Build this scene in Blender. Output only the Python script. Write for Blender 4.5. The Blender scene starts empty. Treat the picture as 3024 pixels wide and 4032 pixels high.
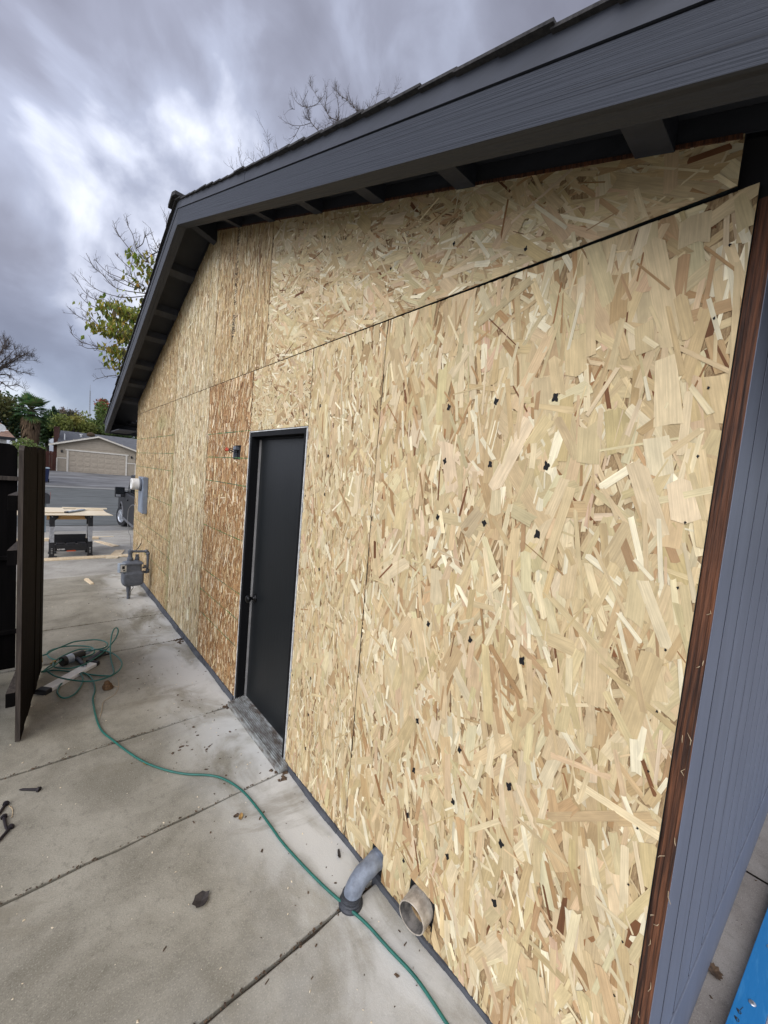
import bpy, math, random
import numpy as np
from mathutils import Vector, Matrix
R = math.radians
rnd = random.Random(7)
rng = np.random.default_rng(11)
scn = bpy.context.scene
col = scn.collection

# ------------------------------------------------------------------ camera
cd = bpy.data.cameras.new("camera")
cam = bpy.data.objects.new("camera", cd)
col.objects.link(cam)
cd.sensor_fit = 'VERTICAL'; cd.sensor_height = 36.0; cd.sensor_width = 27.0
cd.lens = 36.0 * 1517.7 / 4032.0
cd.clip_start = 0.02; cd.clip_end = 2000
Mc = ((0.74504363, -0.66129966, 0.08713636), (-0.01284954, 0.11638221, 0.99312138), (0.66689196, 0.74103842, -0.07821243))
cam.matrix_world = Matrix(((Mc[0][0], Mc[1][0], -Mc[2][0], -1.1331),
                           (Mc[0][1], Mc[1][1], -Mc[2][1], 0.0),
                           (Mc[0][2], Mc[1][2], -Mc[2][2], 1.7339), (0, 0, 0, 1)))
scn.camera = cam

# ------------------------------------------------------------------ world: cloudy sky, soft sun
SUN_EL, SUN_AZ = 38.0, 250.0          # azimuth clockwise from +Y
w = bpy.data.worlds.new("World"); scn.world = w; w.use_nodes = True
nt = w.node_tree; nt.nodes.clear()
def N(t, **kw):
    n = nt.nodes.new(t)
    for k, v in kw.items(): setattr(n, k, v)
    return n
def L(a, b): nt.links.new(a, b)
out = N('ShaderNodeOutputWorld'); bg = N('ShaderNodeBackground'); L(bg.outputs[0], out.inputs[0])
bg.inputs[1].default_value = 0.1
sky = N('ShaderNodeTexSky', sky_type='NISHITA', sun_disc=False)
sky.sun_elevation = R(SUN_EL); sky.sun_rotation = R(SUN_AZ); sky.altitude = 20; sky.air_density = 1.0; sky.dust_density = 1.0
tc = N('ShaderNodeTexCoord'); sep = N('ShaderNodeSeparateXYZ'); L(tc.outputs['Generated'], sep.inputs[0])
def math_(op, a, b=None, clamp=False):
    n = N('ShaderNodeMath', operation=op, use_clamp=clamp)
    for i, v in enumerate((a, b)):
        if v is None: continue
        if isinstance(v, (int, float)): n.inputs[i].default_value = v
        else: L(v, n.inputs[i])
    return n.outputs[0]
# cloud field on the sky dome, drawn out along one wind direction
def dot(v):
    n = N('ShaderNodeVectorMath', operation='DOT_PRODUCT'); L(tc.outputs['Generated'], n.inputs[0]); n.inputs[1].default_value = v; return n.outputs['Value']
cmb = N('ShaderNodeCombineXYZ')
L(math_('MULTIPLY', dot((.536, -.550, -.640)), 0.85), cmb.inputs[0]); L(dot((.518, -.385, .764)), cmb.inputs[1]); L(math_('MULTIPLY', dot((.667, .741, -.078)), .8), cmb.inputs[2])
def noise(scale, detail, rough, off, dist=0.0, iso=False):
    ad = N('ShaderNodeVectorMath', operation='ADD'); L(tc.outputs['Generated'] if iso else cmb.outputs[0], ad.inputs[0]); ad.inputs[1].default_value = off
    n = N('ShaderNodeTexNoise'); n.inputs['Scale'].default_value = scale; n.inputs['Detail'].default_value = detail
    n.inputs['Roughness'].default_value = rough; n.inputs['Distortion'].default_value = dist
    L(ad.outputs[0], n.inputs['Vector']); return n.outputs['Fac']
def ramp(fac, stops):
    r = N('ShaderNodeValToRGB'); e = r.color_ramp.elements
    while len(e) < len(stops): e.new(0.5)
    for k, (p, c) in enumerate(stops): e[k].position = p; e[k].color = (*c, 1)
    L(fac, r.inputs[0]); return r.outputs[0]
def mix(fac, a, b, bt='MIX'):
    m = N('ShaderNodeMix', data_type='RGBA', blend_type=bt)
    if isinstance(fac, (int, float)): m.inputs[0].default_value = fac
    else: L(fac, m.inputs[0])
    L(a, m.inputs[6]); L(b, m.inputs[7]); return m.outputs[2]
nA = noise(2.3, 4.0, 0.50, (5.5, 1.9, 8.4), 0.2)
nB = noise(5.2, 6.0, 0.52, (8.5, 4.9, 11.4), 0.3, True)
dens = math_('ADD', math_('ADD', math_('MULTIPLY', nA, 0.68), math_('MULTIPLY', nB, 0.32)), math_('MULTIPLY', math_('SUBTRACT', sep.outputs[2], 0.40), 0.19))
cloud = ramp(dens, [(0.425, (7.8, 8.1, 8.9)), (0.46, (5.5, 5.85, 7.0)), (0.50, (3.4, 3.7, 4.75)), (0.55, (2.45, 2.6, 3.35)), (0.63, (1.75, 1.82, 2.35))])
# clouds nearer the hidden sun are brighter
sd = (math.cos(R(SUN_EL)) * math.sin(R(SUN_AZ)), math.cos(R(SUN_EL)) * math.cos(R(SUN_AZ)), math.sin(R(SUN_EL)))
dt = N('ShaderNodeVectorMath', operation='DOT_PRODUCT'); L(tc.outputs['Generated'], dt.inputs[0]); dt.inputs[1].default_value = sd
glow = math_('MULTIPLY', math_('POWER', math_('MAXIMUM', math_('ADD', math_('MULTIPLY', dt.outputs['Value'], 0.7), 0.3), 0.0), 2.0), 3.2)
gl = N('ShaderNodeVectorMath', operation='SCALE'); L(cloud, gl.inputs[0]); L(math_('ADD', glow, 1.0), gl.inputs['Scale'])
# blue gaps low over the horizon
lowm = N('ShaderNodeMapRange'); L(sep.outputs[2], lowm.inputs[0]); lowm.inputs[1].default_value = 0.05; lowm.inputs[2].default_value = 0.34; lowm.inputs[3].default_value = 1.0; lowm.inputs[4].default_value = 0.0
gap = N('ShaderNodeMapRange', interpolation_type='SMOOTHSTEP'); L(noise(1.9, 5.0, 0.5, (9.0, 1.0, 3.0), 0.3), gap.inputs[0]); gap.inputs[1].default_value = 0.45; gap.inputs[2].default_value = 0.58
gapf = math_('MULTIPLY', math_('MULTIPLY', gap.outputs[0], lowm.outputs[0]), 0.38)
skyb = N('ShaderNodeVectorMath', operation='MULTIPLY'); L(sky.outputs[0], skyb.inputs[0]); skyb.inputs[1].default_value = (0.75, 0.8, 0.95)
fin = mix(gapf, gl.outputs[0], skyb.outputs[0])
L(fin, bg.inputs[0])

sl = bpy.data.lights.new("sun", 'SUN'); so = bpy.data.objects.new("sun", sl); col.objects.link(so)
sl.energy = 1.5; sl.angle = R(45); sl.color = (1.0, 0.95, 0.87)
so.rotation_euler = Vector(sd).to_track_quat('Z', 'Y').to_euler()
so.location = (-8, -4, 9)

scn.view_settings.view_transform = 'Standard'; scn.view_settings.look = 'None'
scn.view_settings.exposure = 0.22; scn.view_settings.gamma = 1.0; scn.view_settings.use_curve_mapping = False
scn.render.engine = 'CYCLES'
scn.cycles.use_denoising = True
try:
    scn.cycles.denoiser = 'OPENIMAGEDENOISE'; scn.cycles.denoising_input_passes = 'RGB_ALBEDO_NORMAL'; scn.cycles.denoising_prefilter = 'ACCURATE'
except Exception: pass
scn.cycles.max_bounces = 6; scn.cycles.diffuse_bounces = 4; scn.cycles.glossy_bounces = 3
scn.cycles.use_adaptive_sampling = False

# ------------------------------------------------------------------ materials
def mat(name, c1, c2=None, scale=(8, 8, 8), rough=0.75, bump=0.0, bscale=None, metal=0.0, detail=6.0, ramp_=(0.35, 0.65), spec=0.35, extra=None, coat=0.0, rotx=0.0):
    """two-tone noise material in object coordinates with optional bump"""
    m = bpy.data.materials.new(name); m.use_nodes = True
    t = m.node_tree; b = t.nodes['Principled BSDF']
    b.inputs['Roughness'].default_value = rough; b.inputs['Metallic'].default_value = metal
    b.inputs['Specular IOR Level'].default_value = spec
    if coat: b.inputs['Coat Weight'].default_value = coat; b.inputs['Coat Roughness'].default_value = 0.1
    b.inputs['Base Color'].default_value = (*c1, 1)
    c2 = c2 or tuple(v * 0.8 for v in c1)
    g = t.nodes.new('ShaderNodeTexCoord'); mp = t.nodes.new('ShaderNodeMapping'); mp.inputs['Scale'].default_value = scale
    src = g.outputs['Object']
    if rotx:
        vr = t.nodes.new('ShaderNodeVectorRotate'); vr.rotation_type = 'X_AXIS'; vr.inputs['Angle'].default_value = rotx
        t.links.new(src, vr.inputs[0]); src = vr.outputs[0]
    t.links.new(src, mp.inputs[0])
    n = t.nodes.new('ShaderNodeTexNoise'); n.inputs['Scale'].default_value = 1.0; n.inputs['Detail'].default_value = detail; n.inputs['Roughness'].default_value = 0.6
    t.links.new(mp.outputs[0], n.inputs['Vector'])
    r = t.nodes.new('ShaderNodeValToRGB'); e = r.color_ramp.elements
    e[0].position, e[1].position = ramp_; e[0].color = (*c2, 1); e[1].color = (*c1, 1)
    t.links.new(n.outputs['Fac'], r.inputs[0]); t.links.new(r.outputs[0], b.inputs['Base Color'])
    if bump:
        n2 = n
        if bscale:
            mp2 = t.nodes.new('ShaderNodeMapping'); mp2.inputs['Scale'].default_value = bscale; t.links.new(src, mp2.inputs[0])
            n2 = t.nodes.new('ShaderNodeTexNoise'); n2.inputs['Scale'].default_value = 1.0; n2.inputs['Detail'].default_value = 5; t.links.new(mp2.outputs[0], n2.inputs['Vector'])
        bp = t.nodes.new('ShaderNodeBump'); bp.inputs['Strength'].default_value = bump; bp.inputs['Distance'].default_value = 0.01
        t.links.new(n2.outputs['Fac'], bp.inputs['Height']); t.links.new(bp.outputs[0], b.inputs['Normal'])
    return m

M = {}
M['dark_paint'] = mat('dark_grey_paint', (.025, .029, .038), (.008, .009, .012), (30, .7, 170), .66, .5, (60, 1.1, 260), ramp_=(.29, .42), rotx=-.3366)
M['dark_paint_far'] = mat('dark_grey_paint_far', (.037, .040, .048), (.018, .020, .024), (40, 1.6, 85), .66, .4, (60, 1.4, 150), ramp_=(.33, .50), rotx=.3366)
M['dark_paint_side'] = mat('dark_grey_paint_boards', (.032, .034, .041), (.023, .025, .030), (6, 6, 6), .65, .15, (40, 4, 40))
M['trim_paint'] = mat('grey_trim_paint', (.042, .046, .057), (.032, .035, .043), (20, 3, 20), .6, .15)
M['soffit'] = mat('dark_soffit_boards', (.028, .030, .036), (.020, .022, .027), (5, 5, 5), .7)
M['shingle'] = mat('asphalt_shingle', (.050, .047, .045), (.022, .021, .021), (55, 55, 55), .95, .6)
M['sheath'] = mat('dark_building_paper', (.012, .012, .013), None, (6, 6, 6), .9)
M['foundation'] = mat('grey_painted_foundation', (.085, .090, .100), (.050, .052, .058), (14, 9, 22), .8, .5, (60, 60, 60))
M['siding'] = mat('blue_grey_siding', (.150, .168, .212), (.128, .143, .181), (12, 12, 2.0), .55, .1, (60, 60, 4))
M['groove'] = mat('dark_groove', (.010, .011, .020), None, (9, 9, 9), .9, spec=.05)
M['brown_wood'] = mat('exposed_brown_wood', (.165, .062, .026), (.026, .011, .006), (90, 150, 5.0), .7, .7, (140, 140, 4), ramp_=(.38, .68))
M['door'] = mat('black_door_paint', (.0095, .0110, .0118), (.0068, .0080, .0088), (2, 2, 1.2), .45, .06, (50, 50, 9), spec=.3)
M['frame'] = mat('black_frame_paint', (.0065, .0068, .0072), (.0045, .0045, .005), (9, 9, 3), .6, .1, spec=.15)
M['white_bead'] = mat('white_caulk', (.62, .62, .60), (.40, .40, .38), (9, 9, 30), .7)
M['weather'] = mat('grey_weatherstrip', (.30, .29, .27), (.2, .19, .18), (9, 9, 9), .7)
M['alu'] = mat('worn_aluminium', (.34, .355, .34), (.10, .08, .064), (30, 16, 30), .6, .3, metal=.15)
M['black_metal'] = mat('black_knob_metal', (.012, .012, .012), None, (9, 9, 9), .3, metal=.6)
M['osb_core'] = mat('osb_core', (.40, .28, .14), (.20, .125, .06), (50, 160, 40), .85, .5)
M['osb_edge'] = mat('dark_sealed_board_edge', (.030, .045, .048), (.016, .018, .019), (30, 60, 60), .85)
M['osb_core_brown'] = mat('osb_core_brown', (.30, .18, .08), (.17, .09, .04), (50, 200, 30), .85, .5)
M['ink'] = mat('black_ink', (.02, .019, .018), (.05, .045, .04), (60, 60, 60), .8)
M['green_ink'] = mat('green_guide_ink', (.10, .17, .07), (.20, .20, .10), (90, 60, 90), .85)
M['fence'] = mat('shade_dark_weathered_fence', (.0105, .0058, .0038), (.0022, .0017, .0015), (34, 34, 1.3), .8, .7, (110, 110, 3), ramp_=(.36, .72), spec=.06)  # weathered grain; the near-black base holds the gate's shade in its colour
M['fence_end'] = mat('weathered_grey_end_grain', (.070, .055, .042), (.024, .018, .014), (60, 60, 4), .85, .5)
M['fence_shaded'] = mat('shade_black_fence', (.0050, .0042, .0040), (.0025, .0022, .002), (20, 20, 2), .95, spec=.06)  # near-black base: the shade on fence and rails is put into the colour
M['hose'] = mat('green_hose_rubber', (.012, .120, .088), (.010, .088, .068), (30, 30, 30), .42, spec=.45)
M['brass'] = mat('brass_fitting', (.42, .30, .12), (.2, .13, .05), (60, 60, 60), .4, metal=.8)
M['silver'] = mat('bright_metal', (.62, .64, .66), (.40, .41, .43), (30, 30, 30), .35, metal=.85)
M['steel_dull'] = mat('dull_galvanised_steel', (.36, .41, .46), (.25, .29, .33), (12, 12, 12), .5, metal=.3)
M['black_plastic'] = mat('black_plastic', (.011, .011, .012), (.018, .018, .019), (20, 20, 20), .5)
M['white_plastic'] = mat('white_plastic', (.74, .73, .69), (.60, .59, .55), (12, 12, 12), .5)
M['meter_grey'] = mat('grey_gas_meter_paint', (.125, .138, .160), (.085, .093, .108), (22, 22, 22), .5, .12)
M['box_grey'] = mat('blue_grey_box_paint', (.20, .235, .285), (.16, .185, .225), (8, 8, 8), .5)
M['pipe_grey'] = mat('grey_painted_pipe', (.225, .255, .300), (.12, .135, .16), (22, 22, 22), .5, .2)
M['rubber'] = mat('black_rubber_boot', (.020, .022, .026), (.05, .053, .06), (20, 20, 60), .5, .3)
M['pvc'] = mat('dirty_beige_pipe', (.52, .46, .37), (.24, .205, .16), (24, 24, 24), .6)
M['pvc_in'] = mat('dark_pipe_inside', (.20, .18, .155), (.05, .047, .043), (30, 30, 30), .8)  # inside of the stub, mottled and darker than its outer wall
M['wire'] = mat('grey_wire', (.22, .22, .22), None, (9, 9, 9), .6)
M['red'] = mat('red_wire_nut', (.42, .05, .02), None, (9, 9, 9), .5)
M['ply'] = mat('pale_plywood', (.70, .57, .38), (.58, .44, .27), (22, 3, 22), .75)
M['ply_face'] = mat('cream_board', (.74, .65, .48), (.62, .50, .33), (3, 25, 3), .75)
M['lumber'] = mat('yellow_lumber', (.48, .29, .11), (.34, .19, .07), (4, 40, 40), .7)
M['orange'] = mat('orange_plastic', (.45, .07, .02), None, (9, 9, 9), .5)
M['asphalt'] = mat('old_grey_asphalt', (.118, .124, .117), (.080, .085, .080), (.9, 1.6, 1), .95, .3, (60, 60, 60))
M['gutter'] = mat('pale_gutter_concrete', (.25, .245, .225), (.17, .165, .15), (1.6, 3, 1), .9, .2, (40, 40, 40))
M['drive'] = mat('stained_grey_driveway', (.215, .213, .208), (.085, .083, .077), (.45, .9, 1), .9, .2, (30, 30, 30))
M['soil'] = mat('joint_dirt', (.080, .066, .050), (.035, .028, .021), (60, 60, 60), .95, .6)
M['ground'] = mat('dry_ground', (.12, .105, .075), (.07, .06, .04), (.8, .8, .8), .95)
M['lawn'] = mat('dull_grass', (.075, .095, .035), (.10, .085, .045), (2, 2, 2), .95, .4, (50, 50, 50))
M['beige'] = mat('beige_lap_siding', (.335, .285, .215), (.300, .255, .192), (3, 3, 3), .75)
M['garage_door'] = mat('beige_garage_door', (.350, .298, .226), (.320, .270, .205), (2, 2, 2), .6)
M['cream_trim'] = mat('cream_trim', (.58, .54, .46), (.50, .46, .39), (4, 4, 4), .65)
M['roof_grey'] = mat('grey_shingle_roof', (.135, .138, .145), (.085, .087, .09), (3, 12, 12), .95, .3)
M['roof_brown'] = mat('brown_shingle_roof', (.27, .165, .115), (.19, .115, .08), (6, 3, 10), .95, .3)
M['brick'] = mat('red_brick', (.135, .066, .050), (.090, .046, .038), (7, 7, 14), .9)
M['redwood'] = mat('red_brown_fence', (.085, .028, .018), (.045, .016, .011), (9, 2, 1), .85)
M['truck'] = mat('dark_grey_car_paint', (.018, .018, .019), (.015, .015, .016), (3, 3, 3), .5, spec=.25)
M['truck_trim'] = mat('grey_arch_trim', (.085, .085, .088), None, (3, 3, 3), .5)
M['glass'] = mat('dark_car_glass', (.012, .014, .016), None, (3, 3, 3), .06, spec=.6)
M['tyre'] = mat('black_tyre', (.012, .012, .013), None, (20, 20, 20), .85)
M['mailbox'] = mat('dark_mailbox', (.030, .032, .035), None, (9, 9, 9), .5)
M['post'] = mat('blue_grey_post', (.17, .21, .23), (.12, .15, .165), (14, 14, 3), .75)
M['bin'] = mat('navy_bin_plastic', (.012, .020, .062), None, (6, 6, 6), .45)
M['bin_lid'] = mat('pale_bin_lid', (.35, .42, .42), (.12, .16, .2), (6, 6, 6), .4)
M['blue'] = mat('blue_fibreglass', (.014, .165, .400), (.05, .24, .48), (9, 60, 60), .42, .15, ramp_=(.22, .45), spec=.45)
M['scuff'] = mat('pale_scuff', (.30, .46, .62), (.2, .38, .6), (60, 60, 60), .6)
M['rung'] = mat('ribbed_aluminium', (.55, .53, .57), (.40, .38, .42), (300, 9, 9), .4, metal=.6)
M['iron'] = mat('dark_iron_nail', (.022, .019, .022), (.035, .028, .028), (50, 50, 50), .55, metal=.5)
M['coil'] = mat('rusty_brown_coil', (.17, .095, .040), (.055, .030, .014), (160, 160, 160), .8, .6)
M['twine'] = mat('pale_twine', (.48, .38, .24), (.34, .25, .14), (90, 90, 90), .85)
M['leaf_dry'] = mat('dry_yellow_leaf', (.40, .25, .08), (.22, .12, .04), (80, 80, 80), .7)
M['leaf_dark'] = mat('dark_dead_leaf', (.045, .036, .030), (.022, .018, .016), (80, 80, 80), .7)
M['leaf_brown'] = mat('brown_dead_leaf', (.12, .075, .042), (.035, .022, .014), (60, 60, 60), .7)
M['bark'] = mat('grey_brown_bark', (.075, .058, .048), (.040, .031, .026), (14, 14, 4), .9)
M['skirt'] = mat('dead_palm_fronds', (.125, .080, .045), (.055, .036, .02), (7, 7, 1), .9)

def leafmat(name, c, hue=.5):
    m = bpy.data.materials.new(name); m.use_nodes = True; t = m.node_tree; b = t.nodes['Principled BSDF']
    at = t.nodes.new('ShaderNodeAttribute'); at.attribute_name = 'Col'
    t.links.new(at.outputs['Color'], b.inputs['Base Color'])
    b.inputs['Roughness'].default_value = .6; b.inputs['Specular IOR Level'].default_value = .3
    tr = t.nodes.new('ShaderNodeBsdfTranslucent'); t.links.new(at.outputs['Color'], tr.inputs[0])
    ms = t.nodes.new('ShaderNodeMixShader'); ms.inputs[0].default_value = .35
    t.links.new(b.outputs[0], ms.inputs[1]); t.links.new(tr.outputs[0], ms.inputs[2])
    t.links.new(ms.outputs[0], t.nodes['Material Output'].inputs[0]); return m
M['leaf'] = leafmat('leaf', (.1, .1, .1))

def osbmat():
    m = bpy.data.materials.new('osb_strands'); m.use_nodes = True; t = m.node_tree; b = t.nodes['Principled BSDF']
    b.inputs['Roughness'].default_value = .72; b.inputs['Specular IOR Level'].default_value = .22
    at = t.nodes.new('ShaderNodeAttribute'); at.attribute_name = 'Col'
    uv = t.nodes.new('ShaderNodeUVMap'); uv.uv_map = 'grain'
    mp = t.nodes.new('ShaderNodeMapping'); mp.inputs['Scale'].default_value = (9, 260, 1); t.links.new(uv.outputs[0], mp.inputs[0])
    n = t.nodes.new('ShaderNodeTexNoise'); n.inputs['Scale'].default_value = 1; n.inputs['Detail'].default_value = 4; t.links.new(mp.outputs[0], n.inputs['Vector'])
    mp2 = t.nodes.new('ShaderNodeMapping'); mp2.inputs['Scale'].default_value = (16, 40, 1); t.links.new(uv.outputs[0], mp2.inputs[0])
    n2 = t.nodes.new('ShaderNodeTexNoise'); n2.inputs['Scale'].default_value = 1; n2.inputs['Detail'].default_value = 3; t.links.new(mp2.outputs[0], n2.inputs['Vector'])
    a = t.nodes.new('ShaderNodeMath'); a.operation = 'MULTIPLY'; t.links.new(n.outputs['Fac'], a.inputs[0]); t.links.new(n2.outputs['Fac'], a.inputs[1])
    mr = t.nodes.new('ShaderNodeMapRange'); t.links.new(a.outputs[0], mr.inputs[0])
    mr.inputs[1].default_value = .12; mr.inputs[2].default_value = .40; mr.inputs[3].default_value = .78; mr.inputs[4].default_value = 1.10
    vm = t.nodes.new('ShaderNodeVectorMath'); vm.operation = 'SCALE'; t.links.new(at.outputs['Color'], vm.inputs[0]); t.links.new(mr.outputs[0], vm.inputs['Scale'])
    t.links.new(vm.outputs[0], b.inputs['Base Color'])
    bp = t.nodes.new('ShaderNodeBump'); bp.inputs['Strength'].default_value = .3; bp.inputs['Distance'].default_value = .002
    t.links.new(n.outputs['Fac'], bp.inputs['Height']); t.links.new(bp.outputs[0], b.inputs['Normal'])
    return m
M['osb'] = osbmat()

def concrete(name, base, dark, white, eff):
    """worn slab: mottling, dark stains, pale mineral bloom along the wall, fine pits"""
    m = bpy.data.materials.new(name); m.use_nodes = True; t = m.node_tree; b = t.nodes['Principled BSDF']
    b.inputs['Roughness'].default_value = .88; b.inputs['Specular IOR Level'].default_value = .25
    g = t.nodes.new('ShaderNodeTexCoord')
    def nz(sc, det, ro=.6, dist=0, loc=(0, 0, 0)):
        mp = t.nodes.new('ShaderNodeMapping'); mp.inputs['Scale'].default_value = sc; mp.inputs['Location'].default_value = loc
        t.links.new(g.outputs['Object'], mp.inputs[0])
        n = t.nodes.new('ShaderNodeTexNoise'); n.inputs['Scale'].default_value = 1; n.inputs['Detail'].default_value = det
        n.inputs['Roughness'].default_value = ro; n.inputs['Distortion'].default_value = dist
        t.links.new(mp.outputs[0], n.inputs['Vector']); return n.outputs['Fac']
    def mr(v, a, b_, c=0., d=1., smooth=True):
        n = t.nodes.new('ShaderNodeMapRange'); n.interpolation_type = 'SMOOTHSTEP' if smooth else 'LINEAR'
        t.links.new(v, n.inputs[0])
        for i, q in enumerate((a, b_, c, d)): n.inputs[i + 1].default_value = q
        return n.outputs[0]
    def mx(f, a, c):
        n = t.nodes.new('ShaderNodeMix'); n.data_type = 'RGBA'
        t.links.new(f, n.inputs[0])
        for i, q in ((6, a), (7, c)):
            if isinstance(q, tuple): n.inputs[i].default_value = (*q, 1)
            else: t.links.new(q, n.inputs[i])
        return n.outputs[2]
    def mul(a, c):
        n = t.nodes.new('ShaderNodeMath'); n.operation = 'MULTIPLY'; t.links.new(a, n.inputs[0])
        if isinstance(c, (int, float)): n.inputs[1].default_value = c
        else: t.links.new(c, n.inputs[1])
        return n.outputs[0]
    c = mx(mr(nz((1.7, 1.7, 1), 7, .65, .4), .36, .66), dark, base)
    c = mx(mul(mr(nz((26, 20, 1), 6, .7), .5, .72), .45), c, tuple(v * .62 for v in dark))
    c = mx(mul(mr(nz((170, 170, 1), 3, .6), .52, .70), .50), c, tuple(v * 1.35 for v in base))
    c = mx(mul(mr(nz((210, 210, 1), 3, .6, 0, (5, 5, 0)), .56, .68), .55), c, tuple(v * .5 for v in dark))
    if eff:
        sx = t.nodes.new('ShaderNodeSeparateXYZ'); t.links.new(g.outputs['Object'], sx.inputs[0])
        band = mul(mr(sx.outputs[0], -.62, -.10), mr(nz((3.2, 1.6, 1), 6, .6, .6, (4, 2, 0)), .34, .58))
        c = mx(mul(band, .85), c, white)
        near = mul(mr(sx.outputs[1], 1.5, .45), mr(nz((2.4, 2.4, 1), 6, .6, .3, (1, 8, 0)), .30, .60))
        c = mx(mul(near, .60), c, tuple(v * .92 for v in white))
        moss = mul(mr(nz((1.1, 2.1, 1), 6, .7, .5, (7, 3, 0)), .54, .70), .5)
        c = mx(moss, c, (dark[0] * .85, dark[1] * .80, dark[2] * .72))
    t.links.new(c, b.inputs['Base Color'])
    bp = t.nodes.new('ShaderNodeBump'); bp.inputs['Strength'].default_value = .35; bp.inputs['Distance'].default_value = .004
    t.links.new(nz((120, 120, 120), 5, .7), bp.inputs['Height']); t.links.new(bp.outputs[0], b.inputs['Normal'])
    return m
M['conc'] = concrete('worn_concrete', (.315, .290, .228), (.185, .168, .126), (.57, .56, .515), True)
M['conc_far'] = concrete('pale_driveway_concrete', (.40, .375, .32), (.27, .25, .21), (.45, .43, .4), False)
M['conc_right'] = concrete('pale_side_concrete', (.30, .275, .245), (.21, .185, .16), (.45, .43, .4), False)

# ------------------------------------------------------------------ mesh builder
ROOTS = {}
class MB:
    def __init__(s): s.v = []; s.f = []; s.c = None
    def add(s, vs, fs):
        o = len(s.v); s.v += [tuple(map(float, p)) for p in vs]; s.f += [tuple(i + o for i in f) for f in fs]
    def box(s, a, b, mtx=None):
        (x0, y0, z0), (x1, y1, z1) = a, b
        vs = [(x0, y0, z0), (x1, y0, z0), (x1, y1, z0), (x0, y1, z0), (x0, y0, z1), (x1, y0, z1), (x1, y1, z1), (x0, y1, z1)]
        if mtx is not None: vs = [mtx @ Vector(p) for p in vs]
        s.add(vs, [(3, 2, 1, 0), (4, 5, 6, 7), (0, 1, 5, 4), (1, 2, 6, 5), (2, 3, 7, 6), (3, 0, 4, 7)])
    def hexa(s, b4, t4): s.add(list(b4) + list(t4), [(3, 2, 1, 0), (4, 5, 6, 7), (0, 1, 5, 4), (1, 2, 6, 5), (2, 3, 7, 6), (3, 0, 4, 7)])
    def extr(s, poly, d):
        """prism from planar polygon (3D points) moved by d"""
        n = len(poly); d = Vector(d); p0 = [Vector(p) for p in poly]
        s.add(p0 + [p + d for p in p0], [tuple(range(n))[::-1], tuple(range(n, 2 * n))] + [(i, (i + 1) % n, (i + 1) % n + n, i + n) for i in range(n)])
    def tube(s, pts, r, n=8, caps=True, closed=False):
        pts = [Vector(p) for p in pts]; k = len(pts)
        rs = r if isinstance(r, (list, tuple)) else [r] * k
        o = len(s.v); prev = None
        for i, p in enumerate(pts):
            d = (pts[min(i + 1, k - 1)] - pts[max(i - 1, 0)])
            if d.length < 1e-9: d = Vector((0, 0, 1))
            d.normalize()
            if prev is None:
                a = Vector((0, 0, 1)) if abs(d.z) < .9 else Vector((1, 0, 0)); u = d.cross(a).normalized()
            else:
                u = prev - d * prev.dot(d); u = u.normalized() if u.length > 1e-6 else d.orthogonal().normalized()
            prev = u; w_ = d.cross(u)
            for j in range(n):
                t = 2 * math.pi * j / n; q = p + (u * math.cos(t) + w_ * math.sin(t)) * rs[i]; s.v.append(tuple(q))
        for i in range(k - 1):
            for j in range(n):
                a = o + i * n + j; b = o + i * n + (j + 1) % n; s.f.append((a, b, b + n, a + n))
        if caps:
            s.f.append(tuple(range(o, o + n))[::-1]); s.f.append(tuple(range(o + (k - 1) * n, o + k * n)))
    def lathe(s, prof, mtx=None, n=24):
        """prof: (radius, height) pairs round local z"""
        o = len(s.v)
        for r, z in prof:
            for j in range(n):
                t = 2 * math.pi * j / n; p = Vector((r * math.cos(t), r * math.sin(t), z)); s.v.append(tuple(mtx @ p if mtx is not None else p))
        for i in range(len(prof) - 1):
            for j in range(n):
                a = o + i * n + j; b = o + i * n + (j + 1) % n; s.f.append((a, b, b + n, a + n))
        s.f.append(tuple(range(o, o + n))[::-1]); s.f.append(tuple(range(o + (len(prof) - 1) * n, o + len(prof) * n)))
    def build(s, name, m, parent=None, smooth=False, local=False, bevel=0.0, cols=None):
        me = bpy.data.meshes.new(name)
        off = Vector((0, 0, 0))
        if parent is not None and not local: off = ROOTS.get(parent.name, Vector((0, 0, 0)))
        me.from_pydata([tuple(Vector(p) - off) for p in s.v], [], s.f)
        me.materials.append(m)
        if cols is not None:
            ca_ = me.color_attributes.new('Col', 'FLOAT_COLOR', 'CORNER')
            arr = np.repeat(np.c_[np.asarray(cols, dtype=np.float32), np.ones(len(cols), np.float32)], [len(f) for f in s.f], axis=0)
            ca_.data.foreach_set('color', arr.ravel())
        if smooth: me.polygons.foreach_set('use_smooth', [True] * len(me.polygons))
        me.update()
        o = bpy.data.objects.new(name, me); col.objects.link(o)
        if parent is not None:
            o.parent = parent; ROOTS[o.name] = off
        if bevel:
            b = o.modifiers.new('bevel', 'BEVEL'); b.width = bevel; b.segments = 2; b.limit_method = 'ANGLE'
        return o
def tag(o, label=None, cat=None, group=None, kind=None):
    for k, v in (('label', label), ('category', cat), ('group', group), ('kind', kind)):
        if v: o[k] = v
    return o
def thing(name, label, cat, loc=(0, 0, 0), group=None, rotz=0.0):
    o = bpy.data.objects.new(name, None); col.objects.link(o); o.location = loc; o.rotation_euler = (0, 0, rotz)
    o.empty_display_size = .2
    ROOTS[o.name] = Vector(loc); return tag(o, label, cat, group)
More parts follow.
